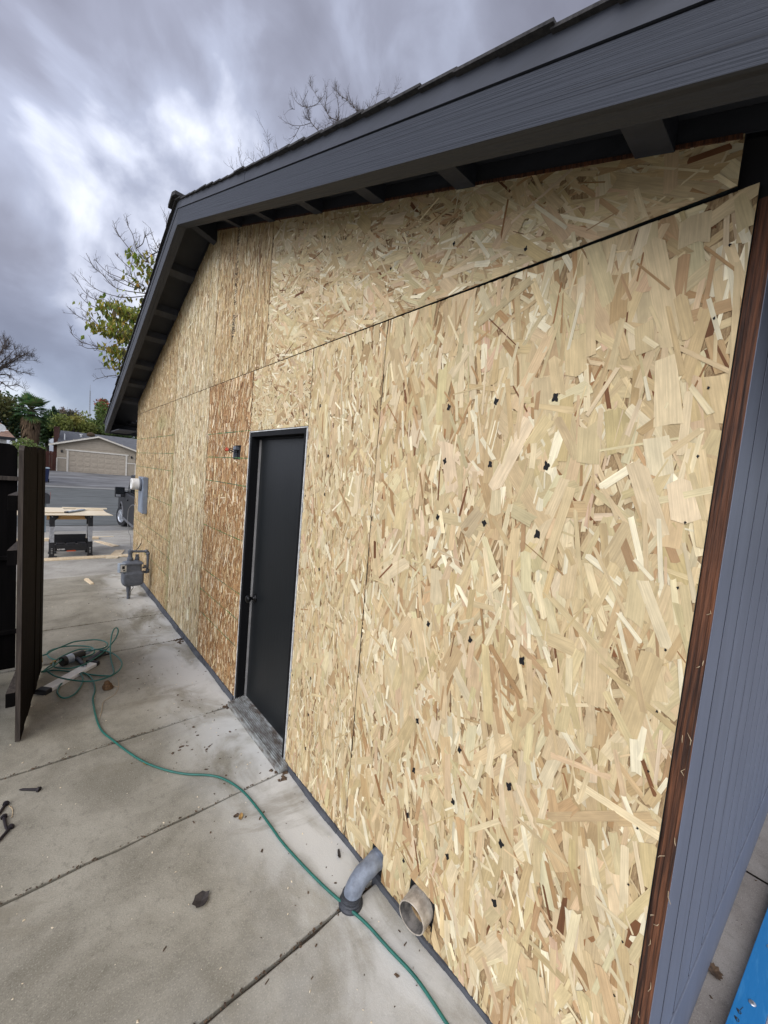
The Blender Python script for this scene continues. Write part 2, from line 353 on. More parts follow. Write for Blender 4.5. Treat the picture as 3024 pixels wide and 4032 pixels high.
def smooth_path(pts, sub=6):
    """Catmull-Rom"""
    P = [Vector(p) for p in pts]; out_ = []
    for i in range(len(P) - 1):
        a, b, c, d = P[max(i - 1, 0)], P[i], P[i + 1], P[min(i + 2, len(P) - 1)]
        for k in range(sub):
            t = k / sub
            out_.append(.5 * ((2 * b) + (c - a) * t + (2 * a - 5 * b + 4 * c - d) * t * t + (3 * b - a - 3 * c + d) * t ** 3))
    out_.append(P[-1]); return out_
PROF = [(-60, -.012), (0, -.012), (9.5, -.112), (16.5, -.70), (33.8, -.5), (51, -.1), (400, 1.5)]
def gz(y): return float(np.interp(y, [p[0] for p in PROF], [p[1] for p in PROF]))
# ------------------------------------------------------------------ ground, road, pavements (structure)
def strip(name, m, xs, ys, dz, kind='structure', zf=gz, n=24):
    b = MB(); Y = np.unique(np.r_[np.linspace(ys[0], ys[1], n), [p[0] for p in PROF if ys[0] < p[0] < ys[1]]])
    for y in Y:
        b.v += [(xs[0], y, zf(y) + dz), (xs[1], y, zf(y) + dz)]
    for i in range(len(Y) - 1): b.f.append((2 * i, 2 * i + 1, 2 * i + 3, 2 * i + 2))
    return tag(b.build(name, m), kind=kind)
strip('ground', M['ground'], (-420, 420), (-50, 400), -.06, n=60)
# slabs of the side yard, each poured panel a raised block with a worn edge, dirt in the joints
def slabs(name, m, xs, ylist, gap, th=.05, rag=.0055):
    b = MB()
    for y0, y1 in zip(ylist[:-1], ylist[1:]):
        a, c = y0 + gap / 2, y1 - gap / 2; nx = 40
        X = np.linspace(xs[0], xs[1], nx + 1)
        ra = [rnd.uniform(-rag, rag) for _ in X]; rc = [rnd.uniform(-rag, rag) for _ in X]
        e = .006; o = len(b.v)
        for i, x in enumerate(X):
            b.v += [(x, a + ra[i], gz(a) - th), (x, a + ra[i], gz(a) - e), (x, a + ra[i] + e, gz(a + e)), (x, c + rc[i] - e, gz(c - e)), (x, c + rc[i], gz(c) - e), (x, c + rc[i], gz(c) - th)]
        for i in range(nx):
            for k in range(5):
                p = o + i * 6 + k; b.f.append((p, p + 6, p + 7, p + 1))
    return tag(b.build(name, m), kind='structure')
slabs('concrete_path', M['conc'], (-4.2, -.008), [-3.0, -1.4, .26, 1.10, 1.925, 2.745, 4.165, 5.03, 6.35, 7.24], .013)
strip('joint_dirt', M['soil'], (-4.2, .02), (-1.6, 9.0), -.022)
slabs('driveway_apron', M['conc_far'], (-6.0, 9.0), [7.24, 8.42, 9.55, 11.2, 13.0, 14.6], .014)
strip('driveway_base', M['soil'], (-6.0, 9.0), (7.2, 14.8), -.03)
strip('pavement', M['gutter'], (-60, 60), (14.6, 16.2), .0)
strip('gutter', M['gutter'], (-60, 60), (16.2, 17.0), -.035)
strip('road', M['asphalt'], (-60, 60), (17.0, 33.2), -.02)
strip('far_gutter', M['gutter'], (-60, 60), (33.2, 34.6), .0)
strip('far_driveway', M['drive'], (-1.2, 6.6), (34.6, 51.6), .012)
strip('far_footpath', M['conc_far'], (-3.2, -1.25), (34.6, 51.6), .004)
strip('lawn', M['lawn'], (-60, 60), (34.6, 110), -.02)
# side path beyond the near house corner
slabs('side_path', M['conc_right'], (-.004, 1.473), [-3.0, .15], .012)
slabs('side_path', M['conc_right'], (1.487, 9.0), [-3.0, .15], .012)
strip('side_path_base', M['soil'], (.03, 9.0), (-3.0, .3), -.03)
# tar-filled cracks across the road
b = MB()
for (x0, y0, x1, y1) in ((-6, 20.2, 4, 20.9), (-4, 23.5, 7, 23.2), (-5, 27.4, 9, 28.2), (-.8, 18.2, -3.0, 26.0), (-3, 30.5, 8, 30.1)):
    pts = [(x0 + (x1 - x0) * t + rnd.uniform(-.12, .12), y0 + (y1 - y0) * t + rnd.uniform(-.08, .08)) for t in np.linspace(0, 1, 16)]
    for p, q in zip(pts[:-1], pts[1:]):
        d = Vector((q[0] - p[0], q[1] - p[1])); n_ = Vector((-d.y, d.x)).normalized() * .035
        b.add([(p[0] - n_.x, p[1] - n_.y, gz(p[1]) - .014), (p[0] + n_.x, p[1] + n_.y, gz(p[1]) - .014), (q[0] + n_.x, q[1] + n_.y, gz(q[1]) - .014), (q[0] - n_.x, q[1] - n_.y, gz(q[1]) - .014)], [(0, 3, 2, 1)])
tag(b.build('road_crack', M['soil']), kind='structure')

# ------------------------------------------------------------------ the house
house = thing('house', 'house gable wall clad in bare strand boards under a dark grey roof', 'house', (0, 3.7, 0))
YR = 3.785
def zb(y): return 3.704 - .35 * abs(y - YR)          # underside of the barge board
def zo(y): return 3.811 - .349 * abs(y - YR)         # top of the boards
D0, D1, DH = 1.965, 2.767, 2.002                      # door opening
YA, YB = .128, 7.188                                  # wall ends
b = MB()
wx = .0125; wt = .13
b.box((wx, YA + .03, -.15), (wt, D0 - .002, zo(YA)))
b.extr([(wx, YA + .03, zo(YA)), (wx, D0 - .002, zo(YA)), (wx, D0 - .002, zo(D0))], (wt - wx, 0, 0))
b.extr([(wx, D0, DH + .001), (wx, D1, DH + .001), (wx, D1, zo(D1)), (wx, D0, zo(D0))], (wt - wx, 0, 0))
b.extr([(wx, D1 + .002, -.15), (wx, YB, -.15), (wx, YB, zo(YB)), (wx, YR, zo(YR)), (wx, D1 + .002, zo(D1))], (wt - wx, 0, 0))
b.box((wt, YB - .14, -.15), (9, YB, zo(YB)))
b.box((9, YA + .8, -.15), (9.14, YB, zo(YB)))
b.box((wt + .3, D0 - .3, -.12), (wt + .34, D1 + .3, 2.4))
wall = b.build('wall', M['sheath'], house)

# --- strand boards
PAL_TAN = [((.560, .432, .240), 40), ((.620, .508, .310), 24), ((.500, .370, .192), 20), ((.520, .415, .226), 8), ((.430, .290, .145), 6), ((.560, .400, .240), 4)]
ACC_TAN = [((.720, .635, .430), 36), ((.650, .540, .325), 20), ((.350, .215, .098), 17), ((.410, .260, .130), 13), ((.165, .072, .030), 8), ((.290, .150, .062), 6)]
PAL_PALE = [((.570, .450, .262), 32), ((.650, .545, .345), 22), ((.500, .380, .205), 20), ((.760, .680, .470), 10), ((.410, .285, .142), 10), ((.300, .180, .085), 5), ((.180, .095, .045), 2)]
PAL_BROWN = [((.390, .225, .098), 30), ((.310, .165, .068), 24), ((.480, .310, .150), 14), ((.660, .510, .300), 13), ((.205, .095, .038), 13), ((.740, .620, .420), 6)]
PAL_MID = [((.475, .335, .165), 32), ((.555, .420, .230), 24), ((.385, .250, .115), 17), ((.670, .555, .350), 14), ((.285, .165, .072), 10), ((.190, .100, .045), 3)]
def clip(poly, a, b_, c):
    """keep a*y + b*z <= c"""
    o = []
    for i in range(len(poly)):
        p, q = poly[i], poly[(i + 1) % len(poly)]
        dp = a * p[0] + b_ * p[1] - c; dq = a * q[0] + b_ * q[1] - c
        if dp <= 0: o.append(p)
        if dp * dq < 0:
            t = dp / (dp - dq); o.append((p[0] + (q[0] - p[0]) * t, p[1] + (q[1] - p[1]) * t))
    return o
def area(poly): return .5 * abs(sum(p[0] * q[1] - q[0] * p[1] for p, q in zip(poly, poly[1:] + poly[:1])))
def osb(label, poly, pal, ln, wd, cover, ang, holes=(), extra=None, core='osb_core', seed=0, tint=None, acc=None):
    g = np.random.default_rng(seed)
    P = np.array(poly); lo, hi = P.min(0), P.max(0)
    A = area([tuple(p) for p in P])
    mean = ln[0] * wd[0]
    n = int(cover * (hi[0] - lo[0]) * (hi[1] - lo[1]) / mean)
    cx = g.uniform(lo[0], hi[0], n); cz = g.uniform(lo[1], hi[1], n)
    Ls = ln[0] * np.exp(g.normal(0, ln[1], n)); Ws = wd[0] * np.exp(g.normal(0, wd[1], n))
    Ls = np.clip(Ls, .012, .22); Ws = np.clip(Ws, .0018, .06)
    sl = g.random(n) < .34; Ws[sl] *= .34                                    # slivers
    th = np.where(g.random(n) < ang[2], g.uniform(-math.pi / 2, math.pi / 2, n), g.normal(ang[0], ang[1], n))
    pc = np.array([c for c, _ in pal]); pw = np.array([q for _, q in pal], float); pw /= pw.sum()
    ci = g.choice(len(pal), n, p=pw)
    C = pc[ci] * np.exp(g.normal(0, .06 if pal is PAL_TAN else .10, (n, 1))) * np.exp(g.normal(0, .02, (n, 3)))
    if pal is PAL_TAN:
        ac = g.random(n) < .30; na = int(ac.sum())
        qc = np.array([c for c, _ in ACC_TAN]); qw = np.array([q for _, q in ACC_TAN], float); qw /= qw.sum()
        C[ac] = qc[g.choice(len(qc), na, p=qw)] * np.exp(g.normal(0, .10, (na, 1)))
        Ws[ac] = np.clip(wd[0] * .46 * np.exp(g.normal(0, .5, na)), .002, .024); Ls[ac] *= .80
        th[ac] = np.where(g.random(na) < .3, th[ac], g.normal(ang[0] + .30, .42, na))
        Ls[~ac] *= 1.15
    dk = C.sum(1) < .62; Ws[dk] *= np.where(g.random(dk.sum()) < .75, .45, 1.)
    X = -.0004 - g.random(n) * .0029
    t1 = g.normal(0, .0035, n); t2 = g.normal(0, .007, n)
    ed = [(P[i], P[(i + 1) % len(P)]) for i in range(len(P))]
    cen = P.mean(0); planes = []
    for p, q in ed:
        nv = np.array([q[1] - p[1], -(q[0] - p[0])]); nv = nv / np.linalg.norm(nv)
        if nv @ (cen - p) > 0: nv = -nv
        planes.append((nv[0], nv[1], float(nv @ p)))
    V = []; F = []; CO = []; UV = []
    for i in range(n):
        l, w_ = Ls[i] / 2, Ws[i] / 2
        k1, k2, k3, k4 = g.uniform(-.35, .35, 4) * min(w_ * 2.2, l * .5)
        tp = g.uniform(.55, 1.0) if g.random() < .3 else 1.0
        lp = [(-l + k1, -w_), (l + k2, -w_ * tp), (l + k3 + w_ * g.uniform(-.4, .5), g.uniform(-.3, .3) * w_), (l + k3, w_ * tp), (-l + k4, w_), (-l + k4 + w_ * g.uniform(-.5, .3), g.uniform(-.3, .3) * w_)]
        c, s_ = math.cos(th[i]), math.sin(th[i])       # th measured from vertical
        pl = [(cx[i] + u * s_ + v * c, cz[i] + u * c - v * s_) for u, v in lp]
        rad = l + w_
        for a, bb, cc in planes:
            dd = a * cx[i] + bb * cz[i] - cc
            if dd > rad: pl = []; break
            if dd > -rad:
                pl = clip(pl, a, bb, cc)
                if len(pl) < 3: break
        if len(pl) < 3: continue
        for (h0, h1, g0, g1) in holes:
            if cx[i] + rad < h0 or cx[i] - rad > h1 or cz[i] + rad < g0 or cz[i] - rad > g1: continue
            best = max((clip(pl, *q) for q in ((1, 0, h0), (-1, 0, -h1), (0, -1, -g1), (0, 1, g0))), key=lambda r_: area(r_) if len(r_) > 2 else 0)
            pl = best if len(best) > 2 else []
            if not pl: break
        if len(pl) < 3: continue
        o = len(V); off = g.random() * 50
        for (y, z) in pl:
            u = (y - cx[i]) * s_ + (z - cz[i]) * c; v = (y - cx[i]) * c - (z - cz[i]) * s_
            V.append((min(X[i] + u * t1[i] + v * t2[i], -.0002), y, z)); UV.append((u + off, v + off * 3.7))
        F.append(tuple(range(o, o + len(pl))))
        cc = C[i]
        if tint is not None: cc = tint(cx[i], cz[i], cc, g)
        CO.append(cc)
    if extra:
        for pl, cc, x in extra:
            o = len(V)
            for y, z in pl: V.append((x, y, z)); UV.append((y * .2, z * .2))
            F.append(tuple(range(o, o + len(pl)))); CO.append(np.array(cc))
    nstr = len(F); edge_faces = []
    # board body behind the strands, with the holes cut out (cells)
    ys = sorted({lo[0], hi[0], *[h for q in holes for h in q[:2]]}); 
    def body(pl):
        o = len(V)
        for x in (0., .011):
            for y, z in pl: V.append((x, y, z)); UV.append((z, y))
        m_ = len(pl)
        F.append(tuple(range(o, o + m_))); F.append(tuple(range(o + m_, o + 2 * m_))[::-1])
        edge_faces.extend(range(len(F), len(F) + m_))
        for i in range(m_): F.append((o + i, o + m_ + i, o + m_ + (i + 1) % m_, o + (i + 1) % m_))
        for _ in range(m_ + 2): CO.append(np.array((.42, .30, .16)))
    for y0, y1 in zip(ys[:-1], ys[1:]):
        pl = clip(clip([tuple(p) for p in P], -1, 0, -y0), 1, 0, y1)
        hh = [q for q in holes if q[0] <= y0 + 1e-6 and q[1] >= y1 - 1e-6]
        for q in hh:
            low = clip(pl, 0, 1, q[2])
            if len(low) > 2 and area(low) > 1e-5: body(low)
            pl = clip(pl, 0, -1, -q[3])
        if len(pl) > 2: body(pl)
    me = bpy.data.meshes.new('osb_panel')
    off = np.array((0, 3.7, 0.))
    me.from_pydata([tuple(np.array(v) - off) for v in V], [], F)
    me.materials.append(M['osb']); me.materials.append(M[core]); me.materials.append(M['osb_edge'])
    mi = np.zeros(len(F), np.int32); mi[nstr:] = 1; mi[edge_faces] = 2; me.polygons.foreach_set('material_index', mi)
    cnt = [len(f) for f in F]
    ca_ = me.color_attributes.new('Col', 'FLOAT_COLOR', 'CORNER')
    ca_.data.foreach_set('color', np.repeat(np.c_[np.array(CO), np.ones(len(F))].astype(np.float32), cnt, axis=0).ravel())
    uvl = me.uv_layers.new(name='grain')
    idx = np.concatenate([np.array(f) for f in F]); uvl.data.foreach_set('uv', np.array(UV, dtype=np.float32)[idx].ravel())
    me.update()
    o = bpy.data.objects.new('osb_panel', me); col.objects.link(o); o.parent = house; ROOTS[o.name] = Vector((0, 3.7, 0))
    o['label'] = label
    return o
def blot(y, z, r, g):
    """ragged black dab where a nail was marked"""
    n = 16; pl = []; ph = g.uniform(0, 6)
    for k in range(n):
        a = 2 * math.pi * k / n; rr = r * (.74 + .16 * math.cos(4 * a + ph) + .10 * math.sin(3 * a - ph)) * g.uniform(.88, 1.12)
        pl.append((y + rr * .80 * math.cos(a), z + rr * 1.15 * math.sin(a)))
    return (pl, (.013, .012, .012), -.0036)
gm = np.random.default_rng(5)
ZG = (2.030, 1.825, 1.620, 1.206, .807, .602, .396)
dabs5 = [blot(y + gm.normal(0, .004), z + gm.normal(0, .004), .0155 if y < .7 else .0135, gm) for y in (.551, .746, .946) for z in ZG]
dabs5 += [blot(.95, .20, .011, gm)]
small = lambda y, z: blot(y, z, .0042, gm)
dabs5 += [small(.20 + gm.uniform(-.006, .006), z) for z in np.arange(.15, 2.4, .155)]
dabs4 = [blot(1.735 + gm.normal(0, .004), z, .0115, gm) for z in (1.842, 1.64, 1.234, .621, .41, .21)]
dabs4 += [blot(1.935, z, .008, gm) for z in (1.84, 1.615, .908, .55, .3)] + [blot(1.845, 2.112, .011, gm), blot(1.73, 2.054, .011, gm)]
dabsH = [blot(1.985, 2.075, .010, gm), blot(2.22, 2.06, .010, gm), blot(2.43, 2.05, .008, gm), blot(2.03, 2.10, .008, gm), blot(2.62, 2.05, .006, gm)]
dabs2 = [blot(y, z, .0075, gm) for y in (4.12, 4.30, 4.47) for z in (2.02, 1.82, 1.61, 1.2, .8, .4)]
dabsU = [blot(y, z, .009, gm) for y, z in ((1.93, 3.02), (1.72, 2.93), (2.20, 2.70), (2.18, 3.2), (1.35, 2.66), (1.0, 2.63), (.7, 2.5))]
H1 = (1.067, 1.138, -.01, .128); H2 = (.778, .906, .046, .165); HJ = (2.932, 3.062, 1.805, 1.913)
UP = 2.4415
def green_tint(y, z, c, g):
    f = max(0., 1 - (y - 4.894) / .17) * (.35 + .65 * (z < 1.75)) * .55
    f += .45 * math.exp(-((y - 5.55) / .28) ** 2 - ((z - 2.22) / .10) ** 2)
    return c * (1 - f) + np.array((.30, .31, .13)) * f * g.uniform(.8, 1.2)
GREEN = (.085, .150, .060)
def guide(y0, y1, zs):
    o = []
    for z in zs:
        y = y0
        while y < y1 - .01:
            e = min(y + rnd.uniform(.02, .09), y1); h = rnd.uniform(.0020, .0038); s = rnd.uniform(-.0012, .0012)
            o.append(([(y, z - h + s), (e, z - h + s), (e, z + h + s), (y, z + h + s)], tuple(v * rnd.uniform(.8, 1.5) for v in GREEN), -.0036)); y = e + (rnd.uniform(.004, .02) if rnd.random() < .35 else 0)
    return o
def rect(y0, y1, z0, z1): return ([(y0, z0), (y1, z0), (y1, z1), (y0, z1)], (.022, .020, .018), -.0036)
stamp = [rect(3.2465, 3.2525, 2.735, 2.975)]
for y in (3.205, 3.190):
    z = 2.79
    while z < 2.94:
        e = z + rnd.uniform(.004, .012); stamp.append(rect(y, y + .005, z, e)); z = e + rnd.uniform(.003, .009)
z = 3.02
while z < 3.60:
    for y, h in ((3.235, .014), (3.215, .011), (3.196, .010)):
        if rnd.random() < (.45 if z < 3.1 else .72): stamp.append(rect(y - h * rnd.uniform(.3, .8), y + h * rnd.uniform(.2, .6), z, z + rnd.uniform(.004, .012)))
    z += rnd.uniform(.010, .018)
panels = [
    ('big flake tan board at the near end with three columns of black dabs', [(.160, .0), (1.3370, .0), (1.3370, 2.437), (.160, 2.434)], PAL_TAN, (.118, .40), (.0260, .55), 4.3, (.05, .32, .20), (H1, H2), dabs5, 'osb_core', 1, None),
    ('tall tan board between the black door and the near board', [(1.3420, .0), (1.955, .0), (1.955, 2.437), (1.3420, 2.437)], PAL_TAN, (.088, .40), (.0165, .55), 4.3, (.05, .28, .16), (), dabs4, 'osb_core', 2, None),
    ('short tan board over the door head', [(1.960, 2.012), (2.766, 2.012), (2.766, 2.437), (1.960, 2.437)], PAL_TAN, (.075, .42), (.0175, .5), 4.2, (.9, .7, .5), (), dabsH, 'osb_core', 3, None),
    ('orange brown board left of the door with green guide lines', [(2.774, .0), (3.722, .0), (3.722, 2.437), (2.774, 2.437)], PAL_BROWN, (.064, .42), (.0115, .45), 3.7, (.0, .26, .10), (HJ,), guide(2.78, 3.715, (2.018, 1.817, 1.611, 1.203, .798, .599, .388)), 'osb_core_brown', 4, None),
    ('pale cream board between the two green lined boards', [(3.729, .0), (4.886, .0), (4.886, 2.437), (3.729, 2.437)], PAL_PALE, (.080, .42), (.0130, .45), 3.7, (.0, .20, .06), (), dabs2, 'osb_core', 5, None),
    ('brownish board at the far corner with a green dyed edge', [(4.894, .0), (7.188, .0), (7.188, 2.437), (4.894, 2.437)], PAL_MID, (.072, .42), (.0140, .45), 3.4, (.0, .24, .10), (), guide(4.90, 7.18, (2.053, 1.844, 1.642, 1.247, .823, .630, .42)), 'osb_core_brown', 6, green_tint),
    ('long tan board under the near roof slope', [(.197, UP + .004), (2.583, UP), (2.583, zo(2.583)), (.197, zo(.197))], PAL_TAN, (.100, .42), (.0185, .55), 4.3, (1.02, .42, .30), (), dabsU, 'osb_core', 7, None),
    ('stamped light brown board just right of the peak', [(2.589, UP), (3.655, UP), (3.655, zo(3.655)), (2.589, zo(2.589))], PAL_MID, (.074, .42), (.0125, .45), 3.7, (.0, .25, .10), (), stamp, 'osb_core', 8, None),
    ('narrow pale strip of board at the peak', [(3.661, UP), (3.866, UP), (3.866, zo(3.866)), (3.785, zo(3.785)), (3.661, zo(3.661))], PAL_PALE, (.070, .42), (.0105, .45), 4.2, (.0, .18, .05), (), None, 'osb_core', 9, None),
    ('pale board left of the peak under the far slope', [(3.870, UP), (4.886, UP), (4.886, zo(4.886)), (3.870, zo(3.870))], PAL_PALE, (.078, .42), (.0130, .45), 3.7, (.0, .22, .08), (), None, 'osb_core', 10, None),
    ('triangular golden brown board at the far end under the eave', [(4.893, UP), (7.188, UP), (7.188, zo(7.188)), (4.893, zo(4.893))], PAL_MID, (.060, .42), (.0120, .45), 3.6, (.0, .45, .2), (), None, 'osb_core', 11, None),
]
pobj = [osb(*p) for p in panels]
def text_mesh(s, size, ext=0.0):
    c = bpy.data.curves.new('t', 'FONT'); c.body = s; c.size = size; c.extrude = ext; c.offset = size * .02; c.resolution_u = 3
    o = bpy.data.objects.new('t', c); col.objects.link(o); bpy.context.view_layer.update()
    me = bpy.data.meshes.new_from_object(o.evaluated_get(bpy.context.evaluated_depsgraph_get()))
    bpy.data.objects.remove(o); return me
def put_text(name, s, size, origin, right, up, m, parent, squeeze=1.0):
    me = text_mesh(s, size); off = ROOTS.get(parent.name, Vector((0, 0, 0)))
    r_, u_ = Vector(right), Vector(up)
    for v in me.vertices: v.co = Vector(origin) + r_ * (v.co.x * squeeze) + u_ * v.co.y - off
    me.materials.clear(); me.materials.append(m)
    o = bpy.data.objects.new(name, me); col.objects.link(o); o.parent = parent; return o
put_text('stamp_lettering', 'TOLKO', .040, (-.0040, 3.2145, 2.760), (0, 0, 1), (0, 1, 0), M['ink'], pobj[7], 1.35)

# --- base strip, corner boards, siding round the near corner
for y0, y1 in ((.16, D0 - .03), (D1 + .03, 7.2)):
    b = MB()
    Y = np.linspace(y0, y1, 60)
    for i in range(len(Y) - 1):
        t0, t1 = -.016 - .004 * math.sin(Y[i] * 9) - rnd.uniform(0, .003), -.016 - .004 * math.sin(Y[i + 1] * 9)
        b.hexa([(t0 - .006, Y[i], gz(Y[i]) - .05), (.012, Y[i], gz(Y[i]) - .05), (.012, Y[i + 1], gz(Y[i + 1]) - .05), (t0 - .006, Y[i + 1], gz(Y[i + 1]) - .05)],
               [(t0 + .010, Y[i], -.003), (.012, Y[i], -.003), (.012, Y[i + 1], -.003), (t0 + .010, Y[i + 1], -.003)])
    b.build('foundation_strip', M['foundation'], house)
b = MB()
for y0, y1, x in ((.1255, .1325, .0020), (.1330, .1445, .0045), (.1450, .1585, .0070)): 
    Z = np.linspace(-.045, 2.405, 70)
    for k in range(len(Z) - 1):
        jk = 0.0 if y0 < .13 else 1.0
        j0, j1 = .00035 * math.sin(Z[k] * 23 + y0 * 900) + .0003 * math.sin(Z[k] * 71), .00035 * math.sin(Z[k + 1] * 23 + y0 * 900) + .0003 * math.sin(Z[k + 1] * 71)
        b.hexa([(x + jk * j0, y0, Z[k]), (.06, y0, Z[k]), (.06, y1, Z[k]), (x + jk * j0, y1, Z[k])], [(x + jk * j1, y0, Z[k + 1]), (.06, y0, Z[k + 1]), (.06, y1, Z[k + 1]), (x + jk * j1, y1, Z[k + 1])])
cbd = b.build('corner_board', M['brown_wood'], house)
for _ in range(16):
    b = MB()
    z = rnd.uniform(.1, 1.5); p = Vector((.0005, rnd.uniform(.128, .15), z)); q = p + Vector((-rnd.uniform(.001, .004), rnd.gauss(0, .005), rnd.gauss(0, .02))); b.tube([p, p.lerp(q, .5) + Vector((-.002, rnd.gauss(0, .003), 0)), q], [.0005, .0009, .0004], 4); b.build('splinter', M['twine'], cbd)
b = MB(); b.box((.011, .1262, 2.405), (.06, .1585, 2.53)); b.build('corner_shade', M['sheath'], house)  # dark block added to stand in for the eave's shade above the corner board
sd_ = Vector((.998, -.066, 0)); sn = Vector((-.066, -.998, 0)); s0 = Vector((.002, .1245, 0))
def sp(s, d, z): return tuple(s0 + sd_ * s + sn * d + Vector((0, 0, z)))
b = MB(); gs = [.0] + [.125 + .15 * k for k in range(0, 60)]
for a, c in zip(gs[:-1], gs[1:]):
    b.hexa([sp(a + (.007 if a else 0), 0, .252), sp(c - .007, 0, .252), sp(c - .007, -.008, .252), sp(a + (.007 if a else 0), -.008, .252)],
           [sp(a + (.007 if a else 0), 0, 2.6), sp(c - .007, 0, 2.6), sp(c - .007, -.008, 2.6), sp(a + (.007 if a else 0), -.008, 2.6)])
b.build('siding', M['siding'], house)
b = MB()
b.hexa([sp(0.004, -.0013, .12), sp(9, -.0013, .12), sp(9, -.05, .12), sp(0.062, -.05, .12)], [sp(0.004, -.0013, 2.6), sp(9, -.0013, 2.6), sp(9, -.05, 2.6), sp(0.062, -.05, 2.6)])
b.build('siding_groove', M['groove'], house)
b = MB(); b.hexa([sp(.004, .004, -.04), sp(9, .004, -.04), sp(9, -.012, -.04), sp(.004, -.012, -.04)], [sp(.004, .004, .245), sp(9, .004, .245), sp(9, -.012, .245), sp(.004, -.012, .245)])
b.build('skirt_board', M['siding'], house, bevel=.002)

# --- door
b = MB(); JX = -.004
b.box((JX, D1 - .030, -.02), (.125, D1 - .001, DH)); b.box((JX, D0 + .001, -.02), (.125, D0 + .030, DH)); b.box((JX, D0 + .030, DH - .032), (.125, D1 - .030, DH - .001))
b.box((.055, D1 - .043, .0), (.066, D1 - .030, DH - .032)); b.box((.055, D0 + .030, .0), (.066, D0 + .043, DH - .032)); b.box((.052, D0 + .043, DH - .046), (.066, D1 - .043, DH - .032))
fr = b.build('door_frame', M['frame'], house, bevel=.0015)
b = MB()
for k in range(40):
    z0, z1 = -.01 + 2.01 * k / 40, -.01 + 2.01 * (k + 1) / 40
    j = rnd.uniform(0, .002)
    b.box((-.0065, D1 - .0005, z0), (.002, D1 + .0045 + j, z1)); b.box((-.0065, D0 - .0055 - j, z0), (.002, D0 + .0005, z1))
b.box((-.0065, D0 - .004, DH), (.002, D1 + .004, DH + .006))
b.build('caulk_bead', M['white_bead'], fr)
b = MB(); b.box((.067, D0 + .033, .006), (.108, D1 - .034, DH - .036))
door = b.build('door', M['door'], house, bevel=.002)
b = MB(); b.box((.052, D1 - .0462, .004), (.0668, D1 - .0435, DH - .047)); b.build('weatherstrip', M['weather'], door)
b = MB(); mk = Matrix.Translation((.067, D1 - .095, .795)) @ Matrix.Rotation(R(-90), 4, 'Y')
b.lathe([(.031, 0), (.033, .004), (.028, .010), (.012, .014), (.011, .032), (.020, .038), (.027, .048), (.028, .058), (.022, .066), (.008, .069)], mk)
b.build('handle', M['black_metal'], door, smooth=True)
b = MB()
b.box((-.062, D0 - .055, -.034), (-.052, D1 - .02, -.002))
for k, (x0, x1, zt) in enumerate(((-.052, -.03, .0), (-.03, -.008, .004), (-.008, .016, .006), (.016, .04, .010), (.04, .068, .014))):
    b.hexa([(x0, D0 + (.0 if x0 < -.006 else .031) - (.055 if x0 < -.006 else 0), -.034), (x1, D0 + (.0 if x0 < -.006 else .031) - (.055 if x0 < -.006 else 0), -.034), (x1, D1 - .0315, -.034), (x0, D1 - .0315, -.034)],
           [(x0, D0 + (.0 if x0 < -.006 else .031) - (.055 if x0 < -.006 else 0), zt - .004), (x1, D0 + (.0 if x0 < -.006 else .031) - (.055 if x0 < -.006 else 0), zt), (x1, D1 - .0315, zt), (x0, D1 - .0315, zt - .004)])
for k in range(9):
    x = -.049 + k * .0115; b.box((x, D0 + (.033 if x > -.012 else -.053), .0), (x + .004, D1 - .033, .0075 + .0014 * k * .8))
b.build('threshold', M['alu'], house)

# --- roof
XB0, XB1 = -.308, -.242; EY0, EY1 = -.66, 8.23
roof_b = MB()
for (y0, y1) in ((EY0, YR), (YR, EY1)):
    q = [(y0, zb(y0) + .160), (y1, zb(y1) + .160), (y1, zb(y1) + .176), (y0, zb(y0) + .176)]
    roof_b.extr([(XB0 + .012, y, z) for y, z in q], (9.6, 0, 0))
roof = roof_b.build('roof', M['soffit'], house)
def barge(y0, y1, lo_, hi_, x0, x1, m, name):
    b = MB(); n = 24; Y = np.linspace(y0, y1, n + 1)
    for i in range(n):
        a, c = Y[i], Y[i + 1]
        b.hexa([(x0, a, zb(a) + lo_), (x1, a, zb(a) + lo_), (x1, c, zb(c) + lo_), (x0, c, zb(c) + lo_)], [(x0, a, zb(a) + hi_), (x1, a, zb(a) + hi_), (x1, c, zb(c) + hi_), (x0, c, zb(c) + hi_)])
    return b.build(name, m, roof)
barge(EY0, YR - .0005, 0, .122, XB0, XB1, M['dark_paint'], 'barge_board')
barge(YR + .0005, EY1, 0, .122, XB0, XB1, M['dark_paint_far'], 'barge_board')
barge(EY0, 2.2985, .1265, .186, XB0 - .004, XB0 + .012, M['trim_paint'], 'rake_trim')
barge(2.3015, YR - .0005, .1265, .186, XB0 - .0045, XB0 + .012, M['trim_paint'], 'rake_trim')
barge(YR + .0005, EY1, .1265, .186, XB0 - .004, XB0 + .012, M['trim_paint'], 'rake_trim')
